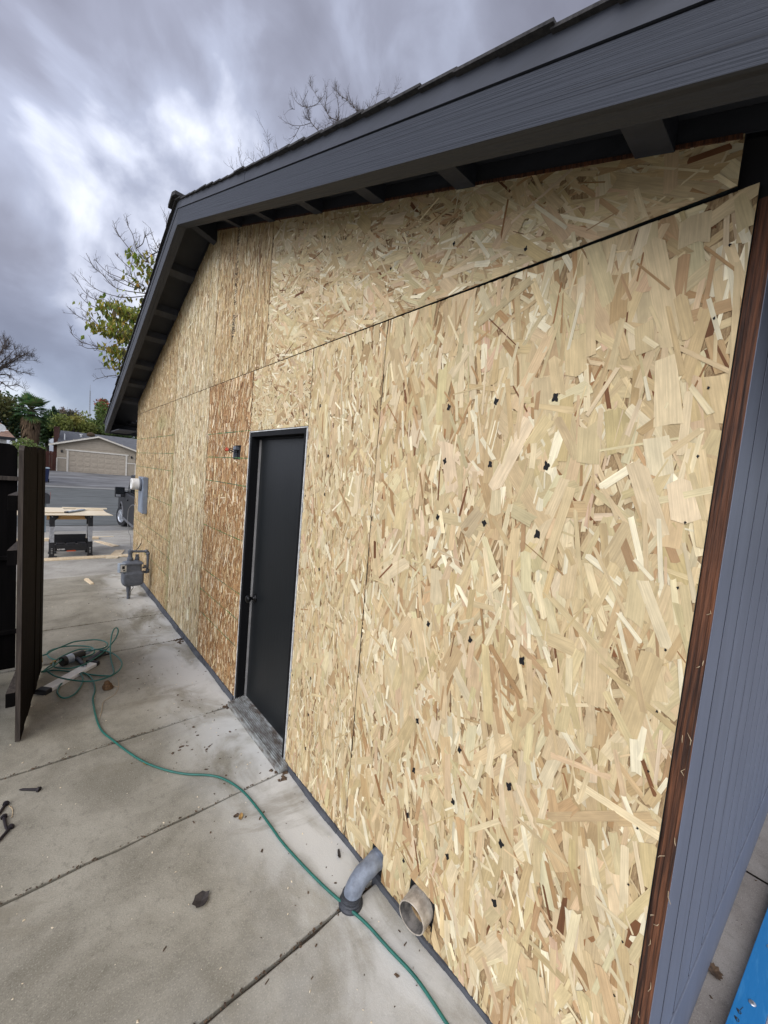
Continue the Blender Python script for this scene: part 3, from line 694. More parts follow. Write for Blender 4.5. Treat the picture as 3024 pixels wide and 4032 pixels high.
# lookouts, ridge beam, frieze, eaves
for y in (.37, .97, 1.475, 2.01, 2.614, 3.20, 4.417, 5.03, 5.517, 6.156, 6.662, 7.20):
    b = MB(); s = -.35 if y > YR else .35; h = .044
    b.hexa([(XB1, y - h, zb(y - h) + .090), (-.001, y - h, zb(y - h) + .090), (-.001, y + h, zb(y + h) + .090), (XB1, y + h, zb(y + h) + .090)],
           [(XB1, y - h, zb(y - h) + .159), (-.001, y - h, zb(y - h) + .159), (-.001, y + h, zb(y + h) + .159), (XB1, y + h, zb(y + h) + .159)])
    b.build('lookout', M['trim_paint'], roof, bevel=.002)
b = MB(); b.hexa([(XB1, YR - .04, 3.765), (-.001, YR - .04, 3.690), (-.001, YR + .04, 3.690), (XB1, YR + .04, 3.765)], [(XB1, YR - .04, 3.845), (-.001, YR - .04, 3.845), (-.001, YR + .04, 3.845), (XB1, YR + .04, 3.845)])
b.build('ridge_beam', M['dark_paint_side'], roof)
barge(.2, YR, .0935, .1038, -.006, .0, M['brown_wood'], 'frieze_strip'); barge(.1, YR, .104, .158, -.0035, .0, M['dark_paint_side'], 'frieze_board'); barge(YR, 7.3, .104, .158, -.0035, .0, M['dark_paint_side'], 'frieze_board')
b = MB(); b.box((XB1, EY1 - .045, zb(EY1) - .0), (9.2, EY1 - .002, zb(EY1) + .158)); b.build('eave_fascia', M['dark_paint_side'], roof)
b = MB(); b.box((XB1, EY0 + .002, zb(EY0)), (9.2, EY0 + .045, zb(EY0) + .158)); b.build('eave_fascia', M['dark_paint_side'], roof)
b = MB()
for y in (7.22, 7.62, 8.0): b.box((-.004, y, zb(8.0) + .10), (.04, y + .09, zb(8.0) + .13))
b.box((XB1, 7.19, zb(EY1) + .02), (-.001, EY1 - .05, zb(EY1) + .035))
b.build('eave_soffit', M['soffit'], roof)
# shingle courses, each a thin wedge that laps the one below
b = MB(); EX = .145; th = .008
sl_ = math.hypot(1, .35)
for side in (0, 1):
    nc = int((YR - EY0) * sl_ / EX) + 1
    for k in range(nc):
        d0, d1 = k * EX, k * EX + EX * 1.08     # along slope from ridge
        ya = YR - d0 / sl_ if side == 0 else YR + d0 / sl_
        yb = YR - d1 / sl_ if side == 0 else YR + d1 / sl_
        base = .178
        x0 = XB0 - .022; nx = 26
        q = [(ya, zb(ya) + base + .001), (yb, zb(yb) + base + .007), (yb, zb(yb) + base + .007 + th), (ya, zb(ya) + base + .001 + th)]
        jx = rnd.uniform(-.006, .006)
        b.extr([(x0 + jx, y, z) for y, z in q], (9.5, 0, 0))
b.build('shingles', M['shingle'], roof)
b = MB()
for k in range(36):
    x = XB0 - .05 + k * .26; z0 = zb(YR) + .20
    for s in (-1, 1): b.hexa([(x, YR, z0), (x + .29, YR, z0), (x + .29, YR + s * .12, z0 - .040), (x, YR + s * .12, z0 - .040)][::s], [(x, YR, z0 + .03), (x + .29, YR, z0 + .022), (x + .29, YR + s * .12, z0 - .020), (x, YR + s * .12, z0 - .012)][::s])
b.build('ridge_cap', M['shingle'], roof)
# ------------------------------------------------------------------ things on the wall
jb = thing('junction_box', 'open electrical box with red wire nuts left of the door', 'junction box', (0, 2.99, 1.86))
b = MB(); t = .003
b.box((.0, 2.936, 1.809), (.055, 2.936 + t, 1.909)); b.box((.0, 3.055, 1.809), (.055, 3.058, 1.909)); b.box((.0, 2.936, 1.806), (.055, 3.058, 1.809)); b.box((.0, 2.936, 1.909), (.055, 3.058, 1.912)); b.box((.052, 2.936, 1.806), (.055, 3.058, 1.912))
b.build('box_shell', M['black_plastic'], jb)
b = MB(); b.box((-.014, 3.00, 1.880), (.03, 3.055, 1.905)); b.box((-.012, 3.04, 1.815), (.03, 3.056, 1.885)); b.build('bracket', M['meter_grey'], jb)
b = MB()
b.tube(smooth_path([(.03, 3.0, 1.87), (-.02, 3.01, 1.875), (-.045, 3.02, 1.885), (-.052, 3.035, 1.865), (-.038, 3.035, 1.85), (-.03, 3.02, 1.868), (-.058, 3.035, 1.870)]), .0028, 6)
b.tube(smooth_path([(.03, 3.02, 1.86), (-.03, 3.02, 1.862), (-.055, 3.045, 1.876)]), .0028, 6)
b.build('wire', M['black_plastic'], jb)
for (p, q) in (((-.056, 3.033, 1.870), (-.078, 3.044, 1.867)), ((-.053, 3.043, 1.875), (-.068, 3.058, 1.886)), ((-.058, 3.038, 1.869), (-.072, 3.056, 1.872))):
    b = MB(); b.tube([p, q], [.0055, .0075], 8); b.build('wire_nut', M['red'], jb)

em = thing('electric_meter_box', 'grey electric meter box with a white round meter near the far corner', 'meter box', (-.05, 6.3, 1.24))
b = MB(); b.box((-.065, 6.195, .995), (-.0045, 6.50, 1.495)); b.build('box_body', M['box_grey'], em, bevel=.006)
b = MB(); b.box((-.073, 6.19, 1.47), (-.0045, 6.505, 1.503)); b.build('top_flange', M['box_grey'], em, bevel=.003)
b = MB(); b.box((-.070, 6.205, 1.01), (-.0655, 6.49, 1.30)); b.build('cover_panel', M['box_grey'], em, bevel=.001)
mk = Matrix.Translation((-.065, 6.345, 1.398)) @ Matrix.Rotation(R(-90), 4, 'Y')
b = MB(); b.lathe([(.090, 0), (.092, .018), (.083, .024), (.083, .03)], mk, 32); b.build('meter_ring', M['meter_grey'], em, smooth=False)
b = MB(); b.lathe([(.079, .03), (.079, .112), (.074, .120), (.062, .120), (.058, .108), (.02, .106)], mk, 36); b.build('meter_can', M['white_plastic'], em, smooth=False)
cb = MB(); cb.tube(smooth_path([(-.03, 6.9, 1.04), (-.05, 7.12, 1.02), (-.07, 7.24, .94), (-.075, 7.27, .75), (-.06, 7.25, .58), (-.03, 7.215, .45), (-.03, 7.21, -.08)]), .004, 6)
tag(cb.build('ground_wire', M['wire']), 'thin grey wire looping down the far corner of the house', 'wire')

# ------------------------------------------------------------------ gas meter
gx, gy = -.253, 5.80
gm_ = thing('gas_meter', 'grey gas meter on its pipe at the far end of the wall', 'gas meter', (gx, gy, gz(gy)))
b = MB()
def rr(cx_, cy_, hx, hy, r, z):
    o = []
    for (sx, sy, a0) in ((1, 1, 0), (-1, 1, 90), (-1, -1, 180), (1, -1, 270)):
        for k in range(5):
            a = R(a0 + k * 22.5); o.append((cx_ + sx * (hx - r) + r * math.cos(a), cy_ + sy * (hy - r) + r * math.sin(a), z))
    return o
def loft(b, rings):
    n = len(rings[0]); o = len(b.v)
    for r_ in rings: b.v += [tuple(p) for p in r_]
    for i in range(len(rings) - 1):
        for j in range(n): b.f.append((o + i * n + j, o + i * n + (j + 1) % n, o + (i + 1) * n + (j + 1) % n, o + (i + 1) * n + j))
    b.f.append(tuple(range(o, o + n))[::-1]); b.f.append(tuple(range(o + (len(rings) - 1) * n, o + len(rings) * n)))
cxm = -.214
loft(b, [rr(cxm, gy, .085, .06, .03, .105), rr(cxm, gy, .112, .085, .04, .130), rr(cxm, gy, .118, .09, .03, .16), rr(cxm, gy, .118, .09, .03, .268), rr(cxm, gy, .108, .082, .03, .285), rr(cxm, gy, .096, .075, .03, .30), rr(cxm, gy, .094, .075, .03, .395)])
b.build('meter_body', M['meter_grey'], gm_, smooth=False, bevel=.003)
b = MB(); loft(b, [rr(cxm, gy, .108, .088, .03, .392), rr(cxm, gy, .108, .088, .03, .405), rr(cxm, gy, .100, .08, .03, .412), rr(cxm, gy, .06, .05, .03, .432)])
b.build('top_flange', M['meter_grey'], gm_)
for x, z in ((cxm - .095, .40), (cxm + .095, .40), (cxm - .09, .15), (cxm + .09, .15)):
    b = MB(); b.tube([(x, gy - .095, z), (x, gy - .082, z)], .009, 8); b.build('bolt', M['meter_grey'], gm_)
b = MB(); mk = Matrix.Translation((-.335, gy - .05, .358)) @ Matrix.Rotation(R(14), 4, 'Z')
b.box((-.042, -.035, -.062), (.042, .035, .056), mk); dial = b.build('index_box', M['steel_dull'], gm_, bevel=.006)
b = MB(); b.box((-.032, -.040, -.045), (.030, -.0355, .04), mk); b.build('index_glass', M['white_plastic'], dial)
b = MB(); b.box((-.018, -.043, -.01), (.012, -.0405, .026), mk); b.box((-.005, -.043, -.035), (.018, -.0405, -.022), mk); b.build('dial', M['black_plastic'], dial)
b = MB()
b.lathe([(.030, 0), (.034, .01), (.034, .045), (.026, .05), (.024, .10), (.030, .105), (.030, .14)], Matrix.Translation((-.246, gy, .425)), 16)
b.lathe([(.022, 0), (.026, .01), (.026, .04), (.02, .05), (.02, .08)], Matrix.Translation((-.165, gy + .02, .425)), 16)
b.build('union_fitting', M['meter_grey'], gm_, smooth=False)
b = MB()
b.tube([(-.246, gy, .53), (-.246, gy, .555), (-.235, gy, .565)], .026, 12)
b.tube(smooth_path([(-.246, gy, .555), (-.15, gy, .548), (-.065, gy, .545), (-.050, gy, .535), (-.047, gy, .515), (-.047, gy, .42), (-.047, gy, .29), (-.05, gy, .265), (-.06, gy, .262), (-.10, gy, .275)], 5), .0155, 12)
for (p, q) in (((-.085, gy, .5455), (-.050, gy, .545)), ((-.047, gy, .53), (-.047, gy, .495)), ((-.047, gy, .305), (-.047, gy, .255))): b.tube([p, q], .022, 12)
b.build('gas_pipe', M['meter_grey'], gm_, smooth=True)
b = MB(); b.tube([(-.11, gy - .02, .335), (-.05, gy - .02, .335)], .013, 10); b.tube([(-.08, gy - .02, .33), (-.08, gy - .02, .365)], .008, 8); b.tube([(-.098, gy - .02, .362), (-.062, gy - .02, .362)], .006, 8); b.build('valve', M['meter_grey'], gm_)
b = MB(); b.tube([(gx, gy, gz(gy) - .01), (gx, gy, .045)], .0175, 12); b.tube([(gx, gy, .02), (gx, gy, .05)], .024, 12); b.tube([(gx, gy, .05), (gx, gy, .11)], .028, 6); b.build('riser', M['meter_grey'], gm_)
b = MB(); b.tube(smooth_path([(gx + .02, gy, .095), (gx + .045, gy - .01, .09), (gx + .05, gy - .01, .07), (gx + .025, gy - .01, .02), (gx + .02, gy - .01, -.06)]), .0035, 6); b.build('tracer_wire', M['black_plastic'], gm_)
b = MB(); b.tube(smooth_path([(-.19, gy, .555), (-.16, gy - .01, .60), (-.13, gy, .66)]), .005, 6); b.build('tracer_wire', M['black_plastic'], gm_)

# ------------------------------------------------------------------ pipes at the foot of the wall
pe = thing('drain_elbow', 'grey bent drain pipe with a black rubber boot at the wall foot', 'pipe', (-.143, 1.061, -.023))
pth = smooth_path([(.06, 1.108, .072), (.0, 1.105, .074), (-.045, 1.098, .073), (-.09, 1.098, .062), (-.124, 1.096, .036), (-.140, 1.095, .004), (-.143, 1.094, -.02)], 6)
b = MB(); b.tube(pth, .0375, 24); b.build('elbow', M['pipe_grey'], pe, smooth=True)
b = MB(); mk = Matrix.Translation((-.143, 1.094, -.026))
b.lathe([(.051, 0), (.050, .010), (.0445, .014), (.0425, .018), (.044, .023), (.0410, .027), (.0405, .032), (.042, .036), (.0395, .041), (.0395, .047)], mk, 28); b.build('rubber_boot', M['rubber'], pe)
b = MB(); b.tube([(.012, 1.105, .074), (-.012, 1.103, .0745)], .0395, 24); b.build('pipe_collar', M['pipe_grey'], pe)
pv = thing('drain_stub', 'short beige plastic pipe stub sticking out near the wall foot', 'pipe', (-.02, .84, .09))
ax = Matrix.Translation((.088, .860, .098)) @ Matrix.Rotation(R(8), 4, 'Z') @ Matrix.Rotation(R(-92), 4, 'Y')
b = MB()
b.lathe([(.0585, 0), (.0585, .145), (.0575, .147), (.0545, .147), (.054, .145), (.054, 0)], ax, 40); b.f.pop(); b.f.pop(); b.build('pipe_wall', M['pvc'], pv, smooth=False)
b = MB(); b.lathe([(.0538, .0), (.0538, .1455)], ax, 40); b.f.pop(); b.build('pipe_inside', M['pvc_in'], pv, smooth=True)
b = MB(); b.box((-.0035, .788, .030), (.004, .893, .057)); b.build('board_scrap', M['osb_core'], pv)

# ------------------------------------------------------------------ gate and fence on the left
gt = thing('open_gate', 'tall dark wooden gate standing open, seen along its boards', 'gate', (-1.2, 3.06, -.03))
gd = Vector((.105, .99, 0)).normalized(); gn = Vector((-gd.y, gd.x, 0)); g0 = Vector((-1.203, 3.06, 0))
def gp(s, d, z): return g0 + gd * s + gn * d + Vector((0, 0, z))
for k in range(7):
    s0_, s1_ = k * .142, k * .142 + .139; top = 1.757 + rnd.uniform(-.006, .006); bot = -.035 + rnd.uniform(-.002, .012)
    dd = rnd.uniform(-.003, .003)
    b = MB(); pf = [(s0_, bot), (s1_, bot), (s1_, top - .03), (s1_ - .03, top), (s0_ + .03, top), (s0_, top - .03)]
    b.extr([gp(s, dd, z) for s, z in pf], gn * .021)
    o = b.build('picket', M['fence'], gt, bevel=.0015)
    if k == 0:
        e = MB(); e.hexa([gp(-.0015, -.001, bot), gp(.0, -.001, bot), gp(.0, .022, bot), gp(-.0015, .022, bot)], [gp(-.0015, -.001, top - .031), gp(.0, -.001, top - .031), gp(.0, .022, top - .031), gp(-.0015, .022, top - .031)])
        e.hexa([gp(-.0015, -.001, top - .03), gp(.0, -.001, top - .03), gp(.0, .022, top - .03), gp(-.0015, .022, top - .03)], [gp(.029, -.001, top + .001), gp(.031, -.001, top + .001), gp(.031, .022, top + .001), gp(.029, .022, top + .001)])
        e.build('weathered_edge', M['fence_end'], o)
for z in (1.468, 1.147, .278):
    b = MB(); a = [gp(.0, .024, z - .088), gp(1.0, .024, z - .088), gp(1.0, .066, z - .088), gp(.0, .066, z - .088)]
    b.hexa(a, [p + Vector((0, 0, .088)) for p in a]); r_ = b.build('rail', M['fence_shaded'], gt, bevel=.002)  # shade on the rail's sides and ends comes from its colour
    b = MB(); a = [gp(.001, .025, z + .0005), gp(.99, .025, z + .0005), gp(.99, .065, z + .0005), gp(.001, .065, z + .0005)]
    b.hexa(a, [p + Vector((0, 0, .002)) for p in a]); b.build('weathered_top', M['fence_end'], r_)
fn = thing('wood_fence', 'dark shaded board fence crossing behind the open gate', 'fence', (-2.0, 4.2, -.05))
for k in range(15):
    x1 = -1.262 - k * .152; top = 1.775 + rnd.uniform(-.008, .008)
    b = MB(); pf = [(x1 - .148, -.03), (x1, -.03), (x1, top - .04), (x1 - .02, top - .012), (x1 - .045, top), (x1 - .103, top), (x1 - .128, top - .012), (x1 - .148, top - .04)]
    b.extr([(x, 4.16 + .002 * (k % 2), z) for x, z in pf], (0, .02, 0)); b.build('picket', M['fence_shaded'], fn, bevel=.0015)
for z in (1.523, .9, .3):
    b = MB(); b.box((-3.55, 4.118, z - .03), (-1.25, 4.158, z)); b.build('rail', M['fence_end'] if z > 1.5 else M['fence_shaded'], fn, bevel=.002)
b = MB(); b.box((-1.255, 4.12, -.08), (-1.165, 4.21, 1.70)); b.build('post', M['fence_shaded'], fn)

# ------------------------------------------------------------------ hose, tools and bits on the slab
# traced courses of the hose and of tree limbs, in metres
HOSE_A= [(-0.118, 0.566, -0.009), (-0.118, 0.603, -0.009), (-0.112, 0.745, -0.011), (-0.13, 0.872, -0.012), (-0.146, 0.991, -0.013), (-0.172, 1.096, -0.015), (-0.2, 1.21, -0.016), (-0.225, 1.343, -0.017), (-0.247, 1.5, -0.019), (-0.253, 1.613, -0.02), (-0.262, 1.757, -0.021), (-0.279, 1.901, -0.023), (-0.321, 2.029, -0.024), (-0.381, 2.119, -0.025), (-0.491, 2.212, -0.026), (-0.584, 2.327, -0.027), (-0.672, 2.487, -0.029), (-0.766, 2.754, -0.032), (-0.818, 2.958, -0.034), (-0.831, 3.152, -0.036), (-0.83, 3.359, -0.038), (-0.823, 3.312, -0.035), (-0.799, 3.469, -0.037), (-0.795, 3.614, -0.038), (-0.81, 3.731, -0.039), (-0.845, 3.828, -0.04), (-0.896, 3.88, -0.041), (-0.957, 3.93, -0.041), (-1.028, 3.99, -0.042), (-1.075, 3.998, -0.042), (-1.103, 4.0, -0.042)]
HOSE_B= [(-0.846, 3.81, -0.032), (-0.89, 3.813, -0.032), (-0.935, 3.786, -0.032), (-0.979, 3.716, -0.031), (-1.007, 3.627, -0.03), (-1.014, 3.556, -0.029), (-0.996, 3.476, -0.029), (-0.963, 3.446, -0.028), (-0.917, 3.48, -0.029), (-0.88, 3.571, -0.03), (-0.857, 3.679, -0.031), (-0.863, 3.784, -0.032), (-0.888, 3.859, -0.033)]
HOSE_C= [(-1.072, 3.922, -0.003), (-1.032, 3.809, -0.002), (-0.988, 3.731, -0.001), (-0.919, 3.645, -0.0), (-0.839, 3.575, 0.0), (-0.765, 3.552, 0.001), (-0.688, 3.581, 0.0), (-0.629, 3.64, -0.0), (-0.592, 3.743, -0.001), (-0.591, 3.859, -0.003), (-0.615, 3.979, -0.004), (-0.669, 4.103, -0.005), (-0.735, 4.18, -0.006), (-0.813, 4.237, -0.007), (-0.867, 4.242, -0.007), (-0.933, 4.192, -0.006), (-0.986, 4.138, -0.006), (-1.022, 4.077, -0.005), (-1.029, 3.986, -0.004), (-0.992, 3.924, -0.003), (-0.936, 3.881, -0.003), (-0.887, 3.881, -0.003), (-0.825, 3.906, -0.003), (-0.751, 3.992, -0.004), (-0.688, 4.078, -0.005)]
HOSE_R= [(-0.688, 4.078, -0.005), (-0.629, 4.159, 0.014), (-0.581, 4.229, 0.043), (-0.553, 4.291, 0.083), (-0.556, 4.346, 0.102), (-0.584, 4.317, 0.103), (-0.609, 4.246, 0.073), (-0.628, 4.144, 0.034), (-0.64, 4.041, 0.005), (-0.646, 3.943, -0.024), (-0.645, 3.835, -0.04), (-0.648, 3.741, -0.039)]
HOSE_Cd= [(-0.648, 3.741, -0.039), (-0.659, 3.687, -0.039), (-0.687, 3.667, -0.039), (-0.749, 3.711, -0.039), (-0.814, 3.778, -0.04), (-0.869, 3.843, -0.04), (-0.934, 3.908, -0.041)]
HOSE_D= [(-1.104, 3.874, 0.017), (-1.063, 3.899, 0.017), (-1.015, 3.961, 0.016), (-0.964, 4.058, 0.015), (-0.897, 4.084, 0.015), (-0.821, 4.126, 0.015), (-0.756, 4.123, 0.015), (-0.695, 4.123, 0.015), (-0.659, 4.148, 0.014), (-0.643, 4.217, 0.014), (-0.667, 4.301, 0.013), (-0.719, 4.363, 0.012), (-0.803, 4.392, 0.012), (-0.881, 4.399, 0.012), (-0.959, 4.339, 0.012), (-1.023, 4.285, 0.013), (-1.064, 4.222, 0.014), (-1.094, 4.206, 0.014)]
HOSE_E= [(-1.001, 4.134, -0.021), (-1.039, 4.192, -0.021), (-1.061, 4.273, -0.022), (-1.06, 4.344, -0.023), (-1.02, 4.393, -0.023), (-0.94, 4.411, -0.023), (-0.859, 4.381, -0.023), (-0.774, 4.311, -0.022), (-0.742, 4.224, -0.021), (-0.756, 4.121, -0.02), (-0.823, 4.092, -0.02), (-0.927, 4.088, -0.02), (-1.002, 4.069, -0.02), (-1.051, 4.036, -0.019), (-1.094, 3.956, -0.019)]
T2 = [[[0.92,12.31,6.06],[0.6,12.54,5.96],[0.36,12.7,5.93],[0.02,12.96,6.0],[-0.2,13.13,6.13],[-0.37,13.25,6.32]],[[1.04,13.04,6.32],[0.87,13.24,6.58],[0.7,13.44,6.86],[0.69,13.5,7.11],[0.74,13.49,7.3]],[[0.89,12.35,6.11],[0.44,12.74,6.14],[0.22,12.94,6.24],[0.03,13.13,6.5],[-0.14,13.28,6.66],[-0.3,13.46,7.01]],[[0.9,12.8,6.33],[0.58,13.03,6.49],[0.41,13.12,6.57],[0.14,13.29,6.66],[-0.12,13.47,6.94]],[[1.01,13.01,6.48],[0.78,13.13,6.64],[0.55,13.24,6.77],[0.32,13.34,6.86]],[[0.77,12.82,6.33],[0.53,13.05,6.41],[0.29,13.29,6.54],[0.14,13.44,6.67]],[[0.61,13.07,6.89],[0.48,13.23,7.04],[0.32,13.43,7.27]],[[0.78,13.31,7.34],[0.67,13.53,7.55],[0.5,13.83,7.88],[0.41,14.04,8.12],[0.33,14.25,8.47]],[[0.91,12.65,7.08],[0.73,12.88,7.37],[0.65,13.02,7.74],[0.56,13.17,7.98],[0.53,13.25,8.22]],[[0.77,13.29,7.54],[0.9,13.14,7.67],[0.95,13.07,7.88],[1.03,12.91,7.52],[1.14,12.74,7.25]],[[1.17,12.11,7.2],[1.07,12.41,7.49],[0.99,12.71,7.95]],[[1.32,12.38,7.82],[1.29,12.34,8.23]],[[0.86,13.27,5.96],[0.56,13.57,6.02],[0.32,13.81,6.06],[0.05,14.09,6.22]],[[0.66,12.93,5.63],[0.34,13.28,5.76],[0.08,13.59,5.94],[-0.14,13.86,6.06],[-0.31,14.08,6.27],[-0.47,14.31,6.63]],[[0.07,12.96,5.55],[-0.18,13.26,5.67],[-0.31,13.44,5.8],[-0.43,13.62,5.98]],[[0.74,12.7,5.11],[0.33,13.02,5.22],[-0.0,13.24,5.21],[-0.2,13.36,5.28],[-0.38,13.47,5.35],[-0.53,13.54,5.44],[-0.61,13.56,5.53]],[[0.03,13.68,5.32],[-0.16,14.05,5.63],[-0.34,14.4,5.87]],[[0.61,12.58,4.65],[0.23,12.95,4.64],[-0.06,13.23,4.66],[-0.32,13.49,4.73],[-0.48,13.68,4.86],[-0.56,13.79,4.98]],[[0.24,13.01,4.54],[0.02,13.28,4.62],[-0.22,13.56,4.62],[-0.39,13.79,4.73]],[[0.56,13.14,3.98],[0.3,13.27,3.98],[-0.02,13.43,3.83]],[[0.5,13.33,4.22],[0.31,13.57,4.23],[0.14,13.78,4.22]],[[1.3,12.69,6.49],[1.05,13.08,6.33]],[[1.25,12.44,6.4],[0.96,12.83,6.28]],[[1.22,12.94,6.15],[0.83,13.05,5.89]],[[1.22,12.88,5.87],[0.71,13.27,5.73]],[[1.16,12.46,5.32],[0.73,12.63,5.09]],[[1.12,12.7,4.93],[0.66,12.98,4.74]],[[1.34,12.98,7.55],[0.99,13.14,7.29]]]
T1 = [[[5.98,12.45,13.1],[5.76,12.64,13.33],[5.56,12.81,13.57],[5.45,12.89,13.78],[5.42,12.91,14.02]],[[5.62,12.93,13.68],[5.29,13.06,13.45],[4.97,13.22,13.39],[4.7,13.33,13.46]],[[5.22,12.52,13.65],[5.12,12.73,13.77],[4.98,12.99,14.03],[4.92,13.2,14.48]],[[5.59,13.26,14.35],[5.84,13.09,14.51],[6.04,12.97,14.85],[6.09,12.99,15.23]],[[5.71,13.48,14.56],[5.56,13.45,14.66],[5.6,13.27,14.91]],[[5.33,13.68,14.37],[5.11,13.56,14.2]],[[5.56,13.62,13.95],[5.43,13.77,13.57],[5.33,13.91,13.36]],[[6.21,12.34,13.28],[6.3,12.41,13.66],[6.38,12.49,13.95],[6.22,12.78,14.17],[6.14,13.0,14.5],[6.02,13.27,14.9],[5.83,13.62,15.48]],[[6.42,12.55,14.0],[6.69,12.5,14.27],[6.96,12.44,14.37]],[[5.56,11.97,13.48],[5.56,11.93,13.79],[5.52,11.93,14.12]],[[5.91,11.69,13.29],[5.85,11.65,13.58],[5.75,11.64,13.91],[5.7,11.57,14.16]],[[6.88,11.07,13.48],[6.65,11.39,13.62],[6.55,11.62,13.88],[6.38,11.92,14.25],[6.2,12.21,14.51],[6.12,12.42,14.82]],[[6.39,11.38,13.62],[6.18,11.46,13.84],[6.08,11.45,13.96]],[[7.04,11.46,13.92],[7.23,11.56,14.48],[7.42,11.67,15.31]],[[7.2,12.2,14.46],[7.42,12.18,14.91],[7.6,12.19,15.41]],[[7.02,10.96,13.68],[7.18,10.87,13.99],[7.33,10.79,14.34],[7.46,10.73,14.69]],[[7.28,11.63,14.08],[7.34,11.18,14.02]],[[6.17,12.54,13.56],[6.03,12.63,13.56],[5.86,12.71,13.31],[5.63,12.86,13.1],[5.36,13.04,12.96],[5.19,13.18,13.17]],[[6.24,12.31,13.56],[6.14,12.52,13.77],[6.06,12.7,13.74]],[[6.53,12.22,13.84],[6.67,12.1,13.71]],[[3.96,14.1,11.68],[3.75,14.15,11.97],[3.65,14.11,12.37]],[[3.75,14.18,11.56],[3.56,14.13,11.59],[3.41,14.05,11.61]],[[4.23,13.75,11.85],[4.08,13.93,12.09],[3.98,14.06,12.21]],[[4.67,13.92,12.31],[4.65,13.93,12.7],[4.57,14.01,13.17],[4.35,14.21,13.66]],[[4.24,12.9,11.53],[4.1,13.07,11.76],[3.98,13.23,12.09]],[[4.73,12.83,11.97],[4.63,13.08,12.19],[4.57,13.33,12.61]],[[4.69,13.19,12.06],[4.6,13.19,12.15]],[[6.22,12.88,13.5],[6.37,12.6,12.93]],[[6.02,12.02,12.99],[6.02,11.82,12.3]],[[7.1,11.38,13.81],[7.15,10.88,12.92]]]
T3 = [[[-5.01,58.48,9.41],[-4.37,58.29,10.15],[-3.85,58.17,10.62],[-3.4,58.11,10.98],[-2.39,57.53,11.26],[-1.51,57.05,11.37]],[[-4.36,58.04,10.12],[-3.57,57.58,10.07],[-2.7,57.04,9.86],[-2.16,56.83,9.87]],[[-4.81,60.22,11.25],[-4.36,60.29,12.2],[-4.18,60.59,13.03],[-4.21,61.06,13.76]],[[-4.42,59.05,11.77],[-3.98,59.18,12.45],[-3.6,59.34,13.04]],[[-3.88,58.78,10.71],[-3.07,57.87,11.49],[-2.39,57.01,11.7],[-1.71,56.12,11.55]],[[-4.33,57.57,9.27],[-3.65,56.74,9.31],[-3.18,56.03,8.81]],[[-4.26,56.47,8.44],[-3.74,56.04,8.08],[-2.96,55.44,8.27],[-2.3,54.89,7.92]],[[-4.94,57.41,9.27],[-4.64,57.48,10.81],[-4.33,57.44,11.5]],[[-5.02,58.65,9.43],[-4.3,57.12,9.21]],[[-4.2,57.42,10.58],[-3.67,56.86,11.23],[-3.09,56.26,12.06]],[[-3.39,57.87,10.94],[-2.71,56.72,11.47],[-2.23,55.73,11.77]]]
LC = [[0.693,12.441,6.972,0.15,0.193],[0.907,12.627,6.946,0.172,0.129],[0.925,12.46,6.651,0.193,0.236],[1.109,12.638,7.16,0.129,0.129],[0.372,12.773,5.653,0.279,0.129],[0.607,12.398,5.535,0.322,0.172],[0.83,13.016,5.557,0.215,0.215],[0.286,12.721,5.365,0.172,0.129],[0.101,12.794,5.503,0.086,0.064],[-0.057,13.08,5.461,0.032,0.064],[0.143,12.923,5.059,0.258,0.107],[0.444,12.526,5.064,0.279,0.193],[-0.046,13.322,5.152,0.086,0.075],[0.656,13.118,4.985,0.15,0.15],[0.439,12.361,4.499,0.322,0.129],[0.285,12.83,4.585,0.129,0.086],[0.514,12.871,4.256,0.15,0.215],[0.86,13.041,6.538,0.172,0.129],[1.004,12.963,5.818,0.258,0.43],[0.747,12.147,4.913,0.322,0.322]]
hs = thing('hose', 'long green hose with a tangled coil beside the gate', 'hose', (-.8, 3.9, -.05))
RH = .0058
b = MB()
for k, P in enumerate((HOSE_A, HOSE_B, HOSE_C + HOSE_R[1:] + HOSE_Cd[1:], HOSE_D, HOSE_E)):
    if k == 0:
        keep = [p for i, p in enumerate(P) if i not in (19, 20)]
        P = [(x, y, z + .0005) for x, y, z in keep]
        P = P[:1] and [(-.118, .15, -.006)] + P
    b.tube(smooth_path(P, 7), RH, 10)
b.build('hose_loops', M['hose'], hs, smooth=True)
for p, q in (((-1.104, 4.206, .012), (-1.105, 4.12, -.005)), ((-1.045, 4.06, -.012), (-1.015, 4.085, -.006))):
    b = MB(); b.tube([p, Vector(p).lerp(Vector(q), .45), Vector(p).lerp(Vector(q), .5), q], [.0085, .0085, .012, .012], 8); b.build('hose_fitting', M['brass'], hs)
b = MB(); b.tube([(-.1335, .885, -.010), (-.140, .925, -.0105)], RH + .0008, 8)
a0 = Vector(HOSE_A[13]); a1 = Vector(HOSE_A[14]); 

